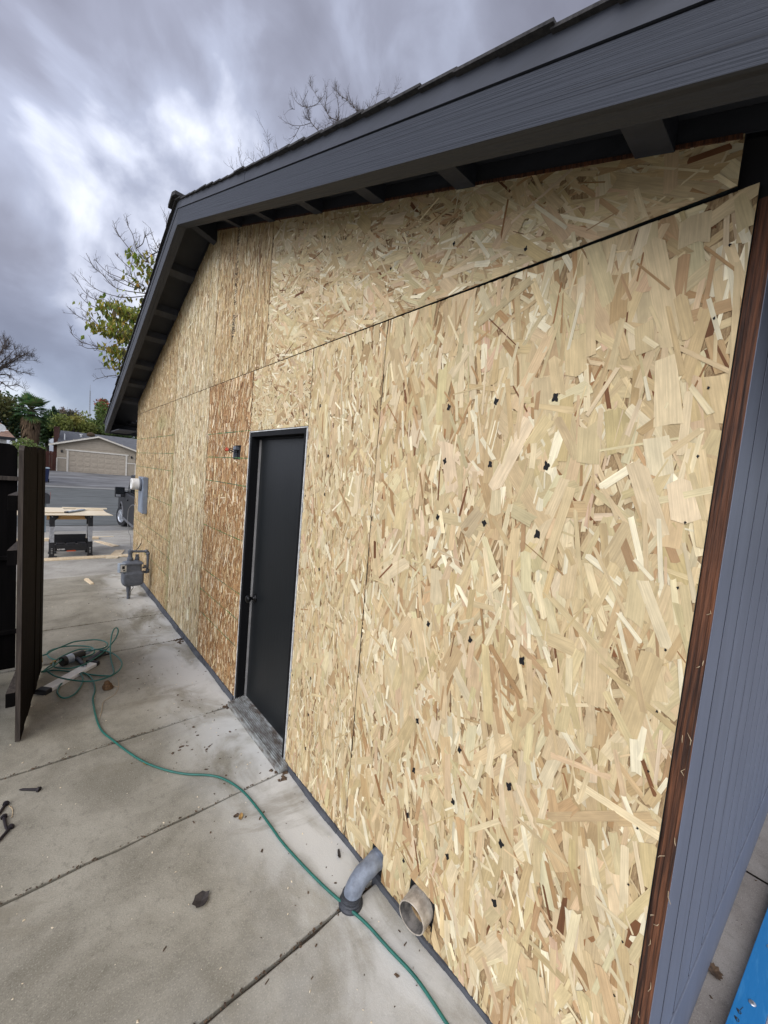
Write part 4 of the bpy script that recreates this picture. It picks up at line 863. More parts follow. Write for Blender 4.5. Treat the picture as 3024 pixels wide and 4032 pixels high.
# long white straightedge with black end caps
lv = thing('straightedge', 'long white straightedge with black end caps under the hose coil', 'straightedge', (-.92, 3.8, -.05))
a, c = Vector((-1.075, 3.665, 0)), Vector((-.775, 3.955, 0)); d = (c - a).normalized(); n_ = Vector((-d.y, d.x, 0))
zg = gz(3.8)
def lvp(s, w_, z): return a + d * s + n_ * w_ + Vector((0, 0, zg + z))
Lw = (c - a).length
b = MB(); b.hexa([lvp(0, -.042, .002), lvp(Lw, -.042, .002), lvp(Lw, .042, .002), lvp(0, .042, .002)], [lvp(0, -.040, .028), lvp(Lw, -.040, .028), lvp(Lw, .040, .028), lvp(0, .040, .028)]); b.build('white_body', M['white_plastic'], lv, bevel=.003)
for s, e in ((-.055, .006), (Lw - .006, Lw + .03)):
    b = MB(); b.hexa([lvp(s, -.046, .001), lvp(e, -.046, .001), lvp(e, .046, .001), lvp(s, .046, .001)], [lvp(s + .008, -.043, .034), lvp(e, -.043, .036), lvp(e, .043, .036), lvp(s + .008, .043, .034)]); b.build('end_cap', M['black_plastic'], lv, bevel=.006)
# pneumatic nail gun lying on its side
ng = thing('nail_gun', 'silver and black nail gun lying inside the hose coil', 'nail gun', (-.86, 4.12, gz(4.15)), rotz=R(30)); ng.scale = (.85, .85, .85)
mk = Matrix.Translation((0, 0, .055)) @ Matrix.Rotation(R(90), 4, 'Y')
b = MB(); b.lathe([(.046, -.06), (.040, -.02), (.040, .045), (.030, .055)], mk, 20); b.build('body', M['black_plastic'], ng, local=True)
b = MB(); b.lathe([(.030, -.13), (.044, -.12), (.047, -.061)], mk, 20); b.build('cylinder_head', M['steel_dull'], ng, smooth=False, local=True)
b = MB(); b.lathe([(.020, .055), (.020, .10), (.012, .105), (.010, .16)], mk, 14); b.build('nose', M['steel_dull'], ng, local=True)
b = MB(); b.lathe([(.047, -.155), (.047, -.12), (.03, -.165)][:2], mk, 20); b.build('end_cap', M['black_plastic'], ng, local=True)
b = MB(); b.tube([(-.04, -.02, .05), (-.05, -.09, .045), (-.075, -.17, .040), (-.09, -.22, .038)], [.022, .021, .020, .024], 12); b.build('handle', M['rubber'], ng, smooth=True, local=True)
b = MB(); b.box((-.11, -.245, .012), (.16, -.205, .052), Matrix.Rotation(R(24), 4, 'Z') @ Matrix.Translation((.02, .08, 0))); b.build('magazine', M['black_plastic'], ng, bevel=.004, local=True)
b = MB(); b.tube([(-.005, -.05, .05), (-.015, -.075, .05), (-.03, -.10, .048)], .006, 8); b.build('trigger', M['black_plastic'], ng, local=True)
b = MB(); b.tube([(-.09, -.22, .038), (-.098, -.255, .036)], [.012, .010], 10); b.build('air_plug', M['silver'], ng, local=True)
b = MB(); b.tube([(.05, -.12, .03), (.10, -.13, .03), (.19, -.16, .028), (.21, -.17, .026)], [.016, .012, .009, .013], 8); b.build('belt_hook', M['black_plastic'], ng, local=True, smooth=True)

b = MB(); c0 = Vector((-.717, 3.475, gz(3.47)))
for k in range(9):
    rr_ = .030 - .0022 * k * (.6 if k < 5 else 1.1); z = .005 + .0065 * k
    pts = [c0 + Vector((rr_ * math.cos(t) * rnd.uniform(.85, 1.1) - .001 * k, rr_ * math.sin(t) * rnd.uniform(.85, 1.1), z + rnd.uniform(-.002, .002))) for t in np.linspace(0, 2 * math.pi, 14)]
    b.tube(pts, .0068, 6)
tag(b.build('twine_bundle', M['coil'], smooth=True), 'small brown coiled lump on the slab beside the hose loop', 'bundle')
b = MB(); b.tube(smooth_path([(-.635, 3.629, -.047), (-.65, 3.468, -.045), (-.689, 3.349, -.043), (-.761, 3.286, -.042), (-.786, 3.166, -.041), (-.808, 3.073, -.040)], 6), .0016, 5)
b.tube(smooth_path([(-.70, 3.49, -.035), (-.67, 3.48, -.044), (-.65, 3.45, -.045)], 5), .0014, 5)
tag(b.build('string', M['twine']), 'thin pale strand curving over the slab by the brown lump', 'string')

# big iron nails by the left edge
def nail(p, q, label):
    p, q = Vector(p), Vector(q); o = thing('iron_nail', label, 'nail', tuple((p + q) / 2), 'big iron nails on the slab')
    dd = (q - p).normalized(); up = Vector((0, 0, .007))
    b = MB(); b.tube([p + up * .8, p.lerp(q, .15) + up, q + up], [.0025, .0058, .0068], 8); b.build('shank', M['iron'], o)
    b = MB(); b.tube([q + up - dd * .004, q + up + dd * .006], [.0125, .0135], 10); b.build('head', M['iron'], o)
nail((-1.191, 2.588, -.039), (-1.116, 2.532, -.038), 'dark iron nail lying apart from the other three')
nail((-1.262, 2.445, -.038), (-1.238, 2.508, -.038), 'dark iron nail above the pale root scrap, half out of the picture')
nail((-1.226, 2.320, -.037), (-1.240, 2.415, -.037), 'dark iron nail leaning its point on another nail head')
nail((-1.262, 2.250, -.036), (-1.213, 2.327, -.036), 'dark iron nail lowest of the group at the slab edge')
b = MB(); rp = smooth_path([(-1.226, 2.492, -.036), (-1.214, 2.462, -.034), (-1.210, 2.43, -.036), (-1.212, 2.40, -.035)], 5); b.tube(rp, .0018, 5)
for k in range(3, len(rp), 3): b.tube([rp[k], rp[k] + Vector((rnd.uniform(-.012, .014), rnd.uniform(-.006, .006), .004))], .0009, 4)
tag(b.build('root_scrap', M['twine']), 'pale dry root scrap between the iron nails', 'root')

def leaf(name, p, size, rot, m, label, curl=.25, pts=11, asp=.55, jag=.12):
    b = MB(); n = pts; ring = []
    for k in range(n * 2):
        a = 2 * math.pi * k / (n * 2); rr_ = size * (1 - jag * (k % 2)) * rnd.uniform(.88, 1.1)
        x, y = rr_ * math.cos(a), rr_ * asp * math.sin(a)
        ring.append((x, y, .004 + curl * (x * x + y * y * 2) / size + rnd.uniform(0, .002)))
    b.add([(0, 0, .004)] + ring, [(0, 1 + k, 1 + (k + 1) % (2 * n)) for k in range(2 * n)])
    b.add([(0, 0, .0025)] + [(x, y, z - .0015) for x, y, z in ring], [(0, 1 + (k + 1) % (2 * n), 1 + k) for k in range(2 * n)])
    o = b.build(name, m); o.location = p; o.rotation_euler = (rnd.uniform(-.08, .08), rnd.uniform(-.08, .08), rot)
    return tag(o, label, 'leaf')
leaf('dead_leaf', (-.621, 1.468, gz(1.47)), .034, .3, M['leaf_dark'], 'dark grey dead leaf alone in the middle of the slab', asp=.85, jag=.14, pts=7)
leaf('dead_leaf', (-.642, 2.428, gz(2.43)), .026, 2.2, M['leaf_dry'], 'yellow dry leaf tucked against the green hose', asp=.42)
leaf('dead_leaf', (-.347, 1.758, gz(1.76)), .021, .9, M['leaf_dry'], 'yellow dry leaf on the slab before the threshold', asp=.5)
leaf('dead_leaf', (-.362, 1.778, gz(1.78)), .016, .2, M['leaf_brown'], 'brown crumpled leaf touching a yellow one', asp=.6)
leaf('dead_leaf', (-.066, 1.290, gz(1.29)), .026, 1.1, M['leaf_dark'], 'thin black leaf curl above the drain elbow', asp=.28, curl=.5)
leaf('dead_leaf', (.802, .055, -.012), .034, .6, M['leaf_brown'], 'brown dead leaf lying at the grey skirting board', asp=.72, jag=.22)

# scattered crumbs of bark, dirt and white chips: beyond counting
b = MB(); bd = MB()
def chip(bb, x, y, s, asp):
    a = rnd.uniform(0, math.pi); c, s_ = math.cos(a), math.sin(a); z = gz(y) + .0015; h = s * rnd.uniform(.1, .3)
    q = [(-s, -s * asp), (s * rnd.uniform(.6, 1), -s * asp * rnd.uniform(.4, 1)), (s, s * asp), (-s * rnd.uniform(.5, 1), s * asp)]
    p = [(x + u * c - v * s_, y + u * s_ + v * c) for u, v in q]
    bb.hexa([(u, v, z) for u, v in p], [(x + (u - x) * .7, y + (v - y) * .7, z + h + rnd.uniform(0, .002)) for u, v in p])
for _ in range(240):
    y = rnd.uniform(.5, 6.9); x = -min(abs(rnd.gauss(.05, .38)), 1.2) - .03
    chip(b, x, y, rnd.choice((.002, .003, .003, .004, .006, .010)), rnd.uniform(.15, .6))
for _ in range(34):
    chip(b, rnd.gauss(-.34, .1), rnd.gauss(2.45, .3), rnd.choice((.003, .005, .006, .011)), rnd.uniform(.3, .7))
for _ in range(40): chip(b, rnd.uniform(-.09, -.025), rnd.choice((4.14, 2.74, 1.92)) + rnd.gauss(0, .035), rnd.choice((.006, .012, .018)), .6)
for yj in (1.10, 1.925, 2.745, 4.165, 5.03):
    for _ in range(90): chip(b, rnd.uniform(-1.3, -.02), yj + rnd.gauss(0, .006), rnd.choice((.002, .003, .004, .006)), .6)
for _ in range(60): chip(b, rnd.uniform(.6, 3), rnd.uniform(-.3, .05), rnd.choice((.002, .002, .003, .006)), .5)
tag(b.build('leaf_litter', M['leaf_brown']), 'dark crumbs of bark and leaf strewn over the slab', 'litter', kind='stuff')
for _ in range(230):
    chip(bd, rnd.uniform(-1.25, -.03), rnd.uniform(.5, 6.5), rnd.choice((.0016, .0022, .003, .0045)), rnd.uniform(.3, .8))
tag(bd.build('wood_chips', M['ply_face']), 'tiny pale wood chips sprinkled over the slab', 'litter', kind='stuff')

# ------------------------------------------------------------------ blue ladder lying by the near corner
ld = thing('ladder', 'blue fibreglass ladder lying on the ground at the near corner', 'ladder', (.9, -.1, -.012))
ldir = Vector((.995, -.095, 0)).normalized(); ln_ = Vector((.095, .995, 0)).normalized(); l0 = Vector((.651, -.003, 0))
def lp(s, w_, z): return l0 + ldir * s - ln_ * w_ + Vector((0, 0, z))
def lbox(b, s0_, s1_, w0, w1, z0, z1): b.hexa([lp(s0_, w0, z0), lp(s1_, w0, z0), lp(s1_, w1, z0), lp(s0_, w1, z0)][::-1], [lp(s0_, w0, z1), lp(s1_, w0, z1), lp(s1_, w1, z1), lp(s0_, w1, z1)][::-1])
zt = .028
for w0 in (.0, .43):
    b = MB(); lbox(b, -.6, 2.2, w0, w0 + .078, zt - .006, zt); lbox(b, -.6, 2.2, w0, w0 + .006, -.008, zt - .0062); lbox(b, -.6, 2.2, w0 + .072, w0 + .078, -.008, zt - .0062)
    rl = b.build('rail', M['blue'], ld, bevel=.0015)
    if w0 == 0:
        for s in (.108, .408, .708):
            r_ = MB(); r_.lathe([(.0105, 0), (.0105, .0015), (.008, .0035), (.003, .0045)], Matrix.Translation(lp(s, .040, zt)), 20); r_.build('rivet', M['silver'], rl, smooth=True)
        r_ = MB()
        for (s, w_) in ((.035, .014), (.002, .015)):
            pts = [lp(s + .010 * math.sin(t * 2.3) * .7, w_ + .004 * math.cos(t * 3.1) + .0016 * t, zt + .0008) for t in np.linspace(0, 4.4, 14)]; r_.tube(pts, .0011, 4)
        r_.tube([lp(.045, .020, zt + .0008), lp(.065, .024, zt + .0008)], .0008, 4)
        r_.build('pen_mark', M['ink'], rl)
for s in (.095, .395, .695, -.205):
    b = MB(); lbox(b, s - .03, s + .035, .079, .429, -.004, .021)
    for k in range(7): lbox(b, s - .028 + k * .009, s - .024 + k * .009, .079, .429, .0212, .0235)
    b.build('rung', M['rung'], ld)

# ------------------------------------------------------------------ sawhorse with boards
sw = thing('sawhorse', 'black folding sawhorse with silver legs and a wooden top beam', 'sawhorse', (-.69, 9.0, gz(9.0)))
b = MB(); b.box((-1.03, 8.865, .565), (-.385, 8.905, .648)); b.box((-1.03, 9.06, .565), (-.385, 9.10, .648)); b.build('beam', M['lumber'], sw, bevel=.002)
for sx in (-1, 1):
    for sy, y0, y1 in ((0, 8.84, 8.80), (1, 9.12, 9.20)):
        x = -.69 + sx * .268; zz = gz(9.0)
        def seg(z0, z1, wd, dp, m, name, par):
            b = MB(); f0 = (z0 - zz) / (.61 - zz); f1 = (z1 - zz) / (.61 - zz); ya = y1 + (y0 - y1) * f0; yb = y1 + (y0 - y1) * f1
            b.hexa([(x - wd, ya - dp, z0), (x + wd, ya - dp, z0), (x + wd, ya + dp, z0), (x - wd, ya + dp, z0)], [(x - wd, yb - dp, z1), (x + wd, yb - dp, z1), (x + wd, yb + dp, z1), (x - wd, yb + dp, z1)])
            return b.build(name, m, par, bevel=.002)
        lg = seg(.445, .640, .036, .022, M['black_plastic'], 'leg', sw)
        seg(.165, .4449, .030, .017, M['silver'], 'leg_tube', lg); seg(zz + .02, .1648, .036, .022, M['black_plastic'], 'leg_foot', lg)
        b = MB(); b.box((x - .045, y1 - .04, zz), (x + .045 + (.03 if sx < 0 else 0), y1 + .04, zz + .025)); b.build('foot_pad', M['black_plastic'], lg, bevel=.004)
        if sy == 0:
            for k in range(4): b = MB(); b.box((x - .012, y1 + .012 - .0345, zz + .075 + k * .028), (x + .012, y1 + .012 - .0325, zz + .083 + k * .028)); b.build('lock_slot', M['silver'], lg)
            for z in (.48, .615): b = MB(); b.box((x - .01, y0 - .0285, z), (x + .01, y0 - .024, z + .009)); b.build('lock_button', M['silver'], lg)
        b = MB(); b.extr([(x - sx * .034, y0, .545), (x - sx * .034, y0, .635), (x - sx * .085, y0, .635), (x - sx * .085, y0, .60)][::sx], (0, .03, 0)); b.build('brace', M['black_plastic'], lg)
b = MB(); b.box((-.92, 8.80, .0), (-.46, 8.835, .118)); b.box((-.92, 9.15, .07), (-.46, 9.185, .25)); b.box((-.92, 8.835, .05), (-.46, 9.15, .07))
for k in range(3): b.box((-.90 + k * .15, 8.83, .118), (-.78 + k * .15, 9.0, .132))
b.build('tray', M['black_plastic'], sw, bevel=.005)
b = MB(); b.box((-.755, 8.795, -.006), (-.628, 8.83, .014)); b.build('tab', M['orange'], sw)
b = MB(); b.box((-.888, 8.7965, .016), (-.775, 8.799, .058)); pl = b.build('name_plate', M['black_plastic'], sw)
put_text('plate_lettering', 'RIDGID', .034, (-.886, 8.7955, .025), (1, 0, 0), (0, 0, 1), M['white_plastic'], pl, .95)

def board(name, label, pts, z, th, m, group=None, bow=0.0, cat='board'):
    b = MB(); n = len(pts)
    base = [(x, y, (gz(y) if z is None else z)) for x, y in pts]
    b.extr(base, (0, 0, th)); return tag(b.build(name, m, bevel=.001), label, cat, group)
# the thin sheet on the sawhorse bows up at its near edge
b = MB(); nx, ny = 16, 10
for j in range(ny + 1):
    for i in range(nx + 1):
        u, v = i / nx, j / ny; x = -1.45 + u * 1.30 - .02 * v; y = 8.76 + v * .98
        x += .06 * (max(0, u - .7) / .3) * (max(0, .35 - v) / .35)
        z = .6505 + .010 * math.sin(v * 3.1) * (1 if u > .75 else .2) + .0
        b.v.append((x, y, z))
k0 = len(b.v); b.v += [(x, y, z + .008) for x, y, z in b.v]
for j in range(ny):
    for i in range(nx):
        p = j * (nx + 1) + i; b.f.append((p, p + nx + 1, p + nx + 2, p + 1)); b.f.append((k0 + p, k0 + p + 1, k0 + p + nx + 2, k0 + p + nx + 1))
for i in range(nx):
    for p, q in ((i, i + 1), (ny * (nx + 1) + i + 1, ny * (nx + 1) + i)): b.f.append((p, q, q + k0, p + k0))
for j in range(ny):
    for p, q in (((j + 1) * (nx + 1), j * (nx + 1)), (j * (nx + 1) + nx, (j + 1) * (nx + 1) + nx)): b.f.append((p, q, q + k0, p + k0))
tag(b.build('thin_sheet', M['ply_face']), 'wide cream sheet laid flat over the sawhorse', 'board')
board('scrap_board', 'cream board lying on the left of the sheet on the sawhorse', [(-1.40, 8.98), (-.735, 9.02), (-.80, 9.75), (-1.40, 9.80)], .6690, .012, M['ply_face'], 'boards on the sawhorse')
board('scrap_board', 'long narrow cream strip across the back of the sawhorse sheet', [(-.80, 9.72), (-.09, 9.66), (-.09, 9.74), (-.80, 9.80)], .6690, .02, M['ply_face'], 'boards on the sawhorse')
board('scrap_board', 'short cream strip in front of the longer strip on the sawhorse', [(-.60, 9.50), (-.17, 9.44), (-.17, 9.52), (-.60, 9.58)], .6690, .014, M['ply_face'], 'boards on the sawhorse')
tl = thing('spirit_level', 'dark grey level resting across the sheet on the sawhorse', 'level', (-.6, 9.25, .66))
b = MB(); mk = Matrix.Translation((-.60, 9.26, .6695)) @ Matrix.Rotation(R(58), 4, 'Z'); b.box((-.30, -.03, 0), (.22, .03, .024), mk); b.build('body', M['steel_dull'], tl, bevel=.002)
b = MB(); b.box((-.06, -.02, .0242), (.0, .02, .026), mk); b.box((-.22, -.02, .0242), (-.17, .02, .026), mk); b.build('vial', M['white_plastic'], tl)
b = MB(); b.box((-.312, -.032, -.001), (-.3005, .032, .026), mk); b.build('end_cap', M['black_plastic'], tl)
# scraps on the driveway
board('scrap_board', 'long narrow plywood strip on the driveway in front of the sawhorse', [(-1.9, 8.50), (.45, 8.53), (.45, 8.72), (-1.9, 8.72)], None, .016, M['ply'], 'scrap boards on the driveway')
board('scrap_board', 'slanted plywood strip on the driveway right of the sawhorse', [(.04, 9.70), (.16, 9.80), (-.05, 11.0), (-.17, 11.05)], None, .018, M['ply'], 'scrap boards on the driveway')
board('scrap_board', 'square plywood offcut lying behind the long driveway strip', [(-.104, 8.78), (.06, 8.76), (.174, 9.185), (.025, 9.229)], None, .012, M['ply'], 'scrap boards on the driveway')
board('scrap_board', 'small pale offcut lying on the near edge of the long strip', [(-.217, 8.46), (-.035, 8.43), (-.01, 8.49), (-.186, 8.50)], None, .024, M['ply_face'], 'scrap boards on the driveway')
board('scrap_board', 'dark edged board stack on the driveway behind the sawhorse', [(-1.9, 11.34), (-.03, 11.60), (.0, 11.92), (-1.9, 11.8)], None, .05, M['ply'], 'scrap boards on the driveway')
board('scrap_board', 'thin pale lath on the driveway beyond the slanted strip', [(-.20, 12.2), (.35, 12.25), (.36, 12.33), (-.20, 12.30)], None, .015, M['ply_face'], 'scrap boards on the driveway')
board('wood_offcut', 'small pointed wood offcut alone on the slab past the hose', [(-.605, 7.05), (-.628, 6.99), (-.575, 6.70), (-.535, 6.70), (-.575, 7.02)], None, .016, M['ply'], None, cat='offcut')

# ------------------------------------------------------------------ mailbox, truck, bin
mb = thing('mailbox', 'dark round topped mailbox on a grey post at the kerb', 'mailbox', (-1.02, 14.3, gz(14.3)))
zz = gz(14.3)
b = MB(); b.box((-1.075, 14.26, zz), (-.985, 14.35, zz + .82)); b.build('post', M['post'], mb, bevel=.004)
b = MB(); prof = [(-.17, .84), (-.17, 1.02)] + [(.0 + .13 * math.cos(a) - .04, 1.02 + .12 * math.sin(a)) for a in np.linspace(math.pi, 0, 12)] + [(.09, .84)]
b.extr([(-1.0 + x, 14.05, zz + z) for x, z in prof], (0, .5, 0)); b.build('box', M['mailbox'], mb)
b = MB(); b.extr([(-1.0 + x * .94, 14.04, zz + .01 + z * .985) for x, z in prof], (0, .012, 0)); b.build('door', M['mailbox'], mb)
b = MB(); b.box((-.908, 14.15, zz + .95), (-.902, 14.17, zz + 1.15)); b.build('flag', M['red'], mb)

TH = -1.0
tk = thing('pickup_truck', 'dark grey pickup truck parked beyond the house corner', 'truck', (1.07, 16.62, gz(16.6)), rotz=R(TH))
# local: +y forward, x=0 is the outside of the left tyres, body extends to +x; origin at front left wheel contact
W_ = 1.98
def tb(name, m, poly, x0, x1, par=tk, bev=.02):
    b = MB(); b.extr([(x0, y, z) for y, z in poly], (x1 - x0, 0, 0)); return b.build(name, m, par, local=True, bevel=bev)
arch = lambda yc, r=.50: [(yc + r * math.cos(t), .37 + r * math.sin(t)) for t in np.linspace(-.1, math.pi + .1, 14)]
side = [(-4.75, .55), (-4.75, 1.28), (-2.75, 1.28), (.10, 1.24), (.60, 1.22), (.98, 1.10), (1.02, .50)] + arch(0) + arch(-3.55) + [(-4.75, .55)][:0]
body = tb('body', M['truck'], side, .02, W_ - .02, bev=.03)
cabp = [(-2.72, 1.282), (-2.62, 1.88), (-1.25, 1.92), (-.35, 1.245)]
cab = tb('cab', M['truck'], cabp, .12, W_ - .12)
for x0, x1 in ((.112, .119), (W_ - .119, W_ - .112)):
    tb('side_window', M['glass'], [(-1.62, 1.32), (-1.58, 1.80), (-1.28, 1.84), (-.62, 1.33)], x0, x1, cab, 0); tb('side_window', M['glass'], [(-2.55, 1.32), (-2.50, 1.80), (-1.70, 1.82), (-1.70, 1.32)], x0, x1, cab, 0)
b = MB(); b.add([(.20, -.40, 1.29), (W_ - .20, -.40, 1.29), (W_ - .26, -1.18, 1.87), (.26, -1.18, 1.87)], [(0, 1, 2, 3)]); b.add([(.20, -.39, 1.29), (W_ - .20, -.39, 1.29), (W_ - .26, -1.17, 1.875), (.26, -1.17, 1.875)], [(0, 1, 2, 3)]); b.build('windscreen', M['glass'], cab, local=True)
for yc in (0, -3.55):
    for x in (.12, W_ - .12):
        mk = Matrix.Translation((x, yc, .37)) @ Matrix.Rotation(R(-90 if x < 1 else 90), 4, 'Y')
        if yc == 0: mk = Matrix.Translation((x, yc, .37)) @ Matrix.Rotation(R(18), 4, 'Z') @ Matrix.Rotation(R(-90 if x < 1 else 90), 4, 'Y')
        wb = MB(); wb.lathe([(.22, -.12), (.35, -.12), (.37, -.08), (.37, .08), (.35, .12), (.235, .125), (.23, .10)], mk, 32); wh = wb.build('wheel', M['tyre'], tk, local=True)
        wb = MB(); wb.lathe([(.228, .09), (.235, .128), (.215, .130), (.20, .105), (.12, .10), (.09, .118), (.05, .122)], mk, 32)
        for k in range(8):
            a = 2 * math.pi * k / 8; wb.box((.08, -.028, .10), (.20, .028, .119), mk @ Matrix.Rotation(a, 4, 'Z'))
        wb.build('rim', M['silver'], wh, local=True)
    b = MB(); pts = [(.012, yc + .50 * math.cos(t), .37 + .50 * math.sin(t)) for t in np.linspace(0, math.pi, 14)]; b.tube(pts, .028, 8); b.build('arch_trim', M['truck_trim'], body, local=True)
b = MB(); b.tube([(.03, -.62, .36), (.03, -2.9, .36)], .045, 10); b.build('running_board', M['truck_trim'], tk, local=True)
b = MB(); b.box((.05, -.62, 1.25), (.14, -.56, 1.30)); b.box((.02, -.63, 1.25), (.06, -.56, 1.31)); mr_ = b.build('mirror', M['black_plastic'], tk, local=True, bevel=.008)
b = MB(); b.box((-.26, -.68, 1.11), (.02, -.54, 1.46)); b.build('mirror_head', M['black_plastic'], mr_, local=True, bevel=.02)
b = MB(); b.box((-.24, -.684, 1.22), (.0, -.681, 1.445)); b.build('mirror_glass', M['glass'], mr_, local=True)
b = MB(); b.box((-.23, -.684, 1.13), (-.10, -.681, 1.20)); b.build('spot_mirror', M['silver'], mr_, local=True)
b = MB(); b.box((-.02, -1.52, 1.06), (.018, -1.34, 1.10)); b.build('door_handle', M['black_plastic'], tk, local=True)
for x in (.15, W_ - .45): b = MB(); b.box((x, .985, .82), (x + .3, 1.03, 1.06)); b.build('headlight', M['white_plastic'], tk, local=True)
for x in (.05, W_ - .25): b = MB(); b.box((x, -4.775, .85), (x + .2, -4.74, 1.2)); b.build('tail_light', M['red'], tk, local=True)
b = MB(); b.box((.05, 1.0, .38), (W_ - .05, 1.12, .62)); b.build('bumper', M['silver'], tk, local=True, bevel=.03)
b = MB(); b.box((.05, -4.88, .42), (W_ - .05, -4.74, .62)); b.build('bumper', M['silver'], tk, local=True, bevel=.03)

bn = thing('trash_bin', 'dark blue wheeled trash bin at the kerb across the road', 'trash bin', (-.95, 36.7, gz(36.7)))
zz = gz(36.7)
b = MB(); b.hexa([(-1.22, 36.45, zz + .06), (-.68, 36.45, zz + .06), (-.68, 36.95, zz + .06), (-1.22, 36.95, zz + .06)], [(-1.30, 36.38, zz + 1.0), (-.60, 36.38, zz + 1.0), (-.60, 37.02, zz + 1.0), (-1.30, 37.02, zz + 1.0)]); b.build('bin_body', M['bin'], bn, bevel=.04)
b = MB(); b.hexa([(-1.33, 36.34, zz + 1.0), (-.57, 36.34, zz + 1.0), (-.57, 37.06, zz + 1.0), (-1.33, 37.06, zz + 1.0)], [(-1.28, 36.40, zz + 1.09), (-.62, 36.40, zz + 1.09), (-.62, 37.0, zz + 1.09), (-1.28, 37.0, zz + 1.09)]); b.build('lid', M['bin_lid'], bn, bevel=.02)
for x in (-1.26, -.68):
    b = MB(); b.tube([(x, 36.98, zz + .13), (x + .06, 36.98, zz + .13)], .13, 16); b.build('wheel', M['tyre'], bn)

# ------------------------------------------------------------------ garage house across the road
gh = thing('garage_house', 'beige house with a wide garage door across the road', 'house', (3.49, 51.3, -.1), rotz=R(-5))
zz = .0        # local: origin at the ground below the garage ridge, +y away
hw = 3.36; rz = 3.93; ez = 2.72
b = MB(); b.extr([(-hw, 0, -.2), (hw, 0, -.2), (hw, 0, 2.78), (0, 0, 3.86), (-hw, 0, 2.78)], (0, 9, 0)); gw = b.build('wall', M['beige'], gh, local=True)
b = MB()
for k in range(11):
    z = 1.50 + k * .21; xm = hw if z < 2.75 else hw * (3.86 - z) / 1.08
    if xm < .2: continue
    segs = [(-xm, xm)] if z > 2.42 else [(-xm, -2.60), (2.60, xm)]
    for a, c in segs: b.hexa([(a, -.022, z), (c, -.022, z), (c, -.001, z), (a, -.001, z)], [(a, -.006, z + .20), (c, -.006, z + .20), (c, -.001, z + .20), (a, -.001, z + .20)])
b.build('lap_siding', M['beige'], gh, local=True)
b = MB(); b.box((-2.43, -.012, .0), (2.43, -.001, 2.17))
for r_ in range(4):
    for c in range(8):
        x0 = -2.40 + c * .60; z0 = .04 + r_ * .535
        b.hexa([(x0 + .06, -.012, z0 + .09), (x0 + .54, -.012, z0 + .09), (x0 + .54, -.012, z0 + .44), (x0 + .06, -.012, z0 + .44)][::-1], [(x0 + .09, -.03, z0 + .12), (x0 + .51, -.03, z0 + .12), (x0 + .51, -.03, z0 + .41), (x0 + .09, -.03, z0 + .41)][::-1])
    if r_: b.box((-2.43, -.016, .04 + r_ * .535 - .012), (2.43, -.012, .04 + r_ * .535 + .004))
b.build('garage_door', M['garage_door'], gh, local=True)
b = MB()
for x in (-2.59, 2.44): b.box((x, -.07, .0), (x + .15, -.001, 2.19))
b.box((-2.70, -.085, 2.19), (2.70, -.001, 2.33))
for s in (-1, 1):
    xa, xb = sorted((s * 2.60, s * 3.37))
    b.box((xa, -.05, 1.33), (xb, -.024, 1.43)); xe = s * 3.31; b.box((min(xe, xe + s * .09), -.05, .0), (max(xe, xe + s * .09), -.024, 1.33))
b.build('door_trim', M['cream_trim'], gh, local=True)
b = MB()
for s in (-1, 1):
    for k in range(4):
        x = s * (2.68 + k * .16); b.box((x, -.018, .05), (x + .14, -.001, 1.32))
b.build('lower_panel', M['beige'], gh, local=True)
for x in (-2.98, 2.98):
    b = MB(); b.lathe([(.03, 0), (.08, .03), (.085, .17), (.10, .19), (.02, .26)], Matrix.Translation((x, -.13, 1.93)), 10); b.box((x - .04, -.05, 2.0), (x + .04, -.024, 2.2)); b.build('wall_lamp', M['black_plastic'], gh, local=True)
b = MB()
for s in (-1, 1):
    b.extr([(0, -.45, 3.90), (s * 3.98, -.45, 2.62), (s * 3.98, -.45, 2.70), (0, -.45, 3.985)][::s], (0, 9.9, 0))
rf = b.build('roof', M['roof_grey'], gh, local=True)
b = MB()
for s in (-1, 1): b.extr([(0, -.50, 3.80), (s * 3.98, -.50, 2.52), (s * 3.98, -.50, 2.68), (0, -.50, 3.955)][::s], (0, .045, 0))
b.build('fascia', M['cream_trim'], rf, local=True)
b = MB(); b.extr([(-3.6, 4.0, 3.0), (-3.6, 8.5, 4.52), (-3.6, 13.0, 3.0)], (16, 0, 0)); b.build('main_roof', M['roof_grey'], rf, local=True)
b = MB(); b.box((-3.2, 3.9, -.2), (12, 12.5, 3.0)); b.build('main_wall', M['beige'], gh, local=True)
b = MB(); b.box((-4.02, 5.6, 0), (-3.55, 6.2, 4.66)); b.box((-4.08, 5.54, 4.66), (-3.49, 6.26, 4.77)); b.build('chimney', M['brick'], rf, local=True)
for x, y, z0, r_, h in ((-3.05, 5.2, 3.3, .06, .75), (-1.65, 7.0, 3.95, .10, .30), (-1.65, 7.02, 4.2, .16, .1)):
    b = MB(); b.tube([(x, y, z0), (x, y, z0 + h)], r_, 10); b.build('vent_pipe', M['white_plastic'], rf, local=True)
b = MB(); b.lathe([(.30, 0), (.36, .05), (.42, .22), (.34, .40), (.12, .50)], Matrix.Translation((-.75, 7.6, 4.15)), 16); b.build('roof_vent', M['skirt'], rf, local=True)
fc = thing('red_fence', 'red brown board fence left of the beige garage house', 'fence', (-.6, 51.9, -.1))
for k in range(9): b = MB(); b.box((-1.62 + k * .2, 51.9, -.12), (-1.43 + k * .2, 51.93, 1.86 + rnd.uniform(-.02, .02))); b.build('picket', M['redwood'], fc)
b = MB(); b.box((-1.62, 51.935, 1.5), (.17, 51.98, 1.6)); b.box((-1.62, 51.935, .2), (.17, 51.98, .3)); b.build('rail', M['redwood'], fc)

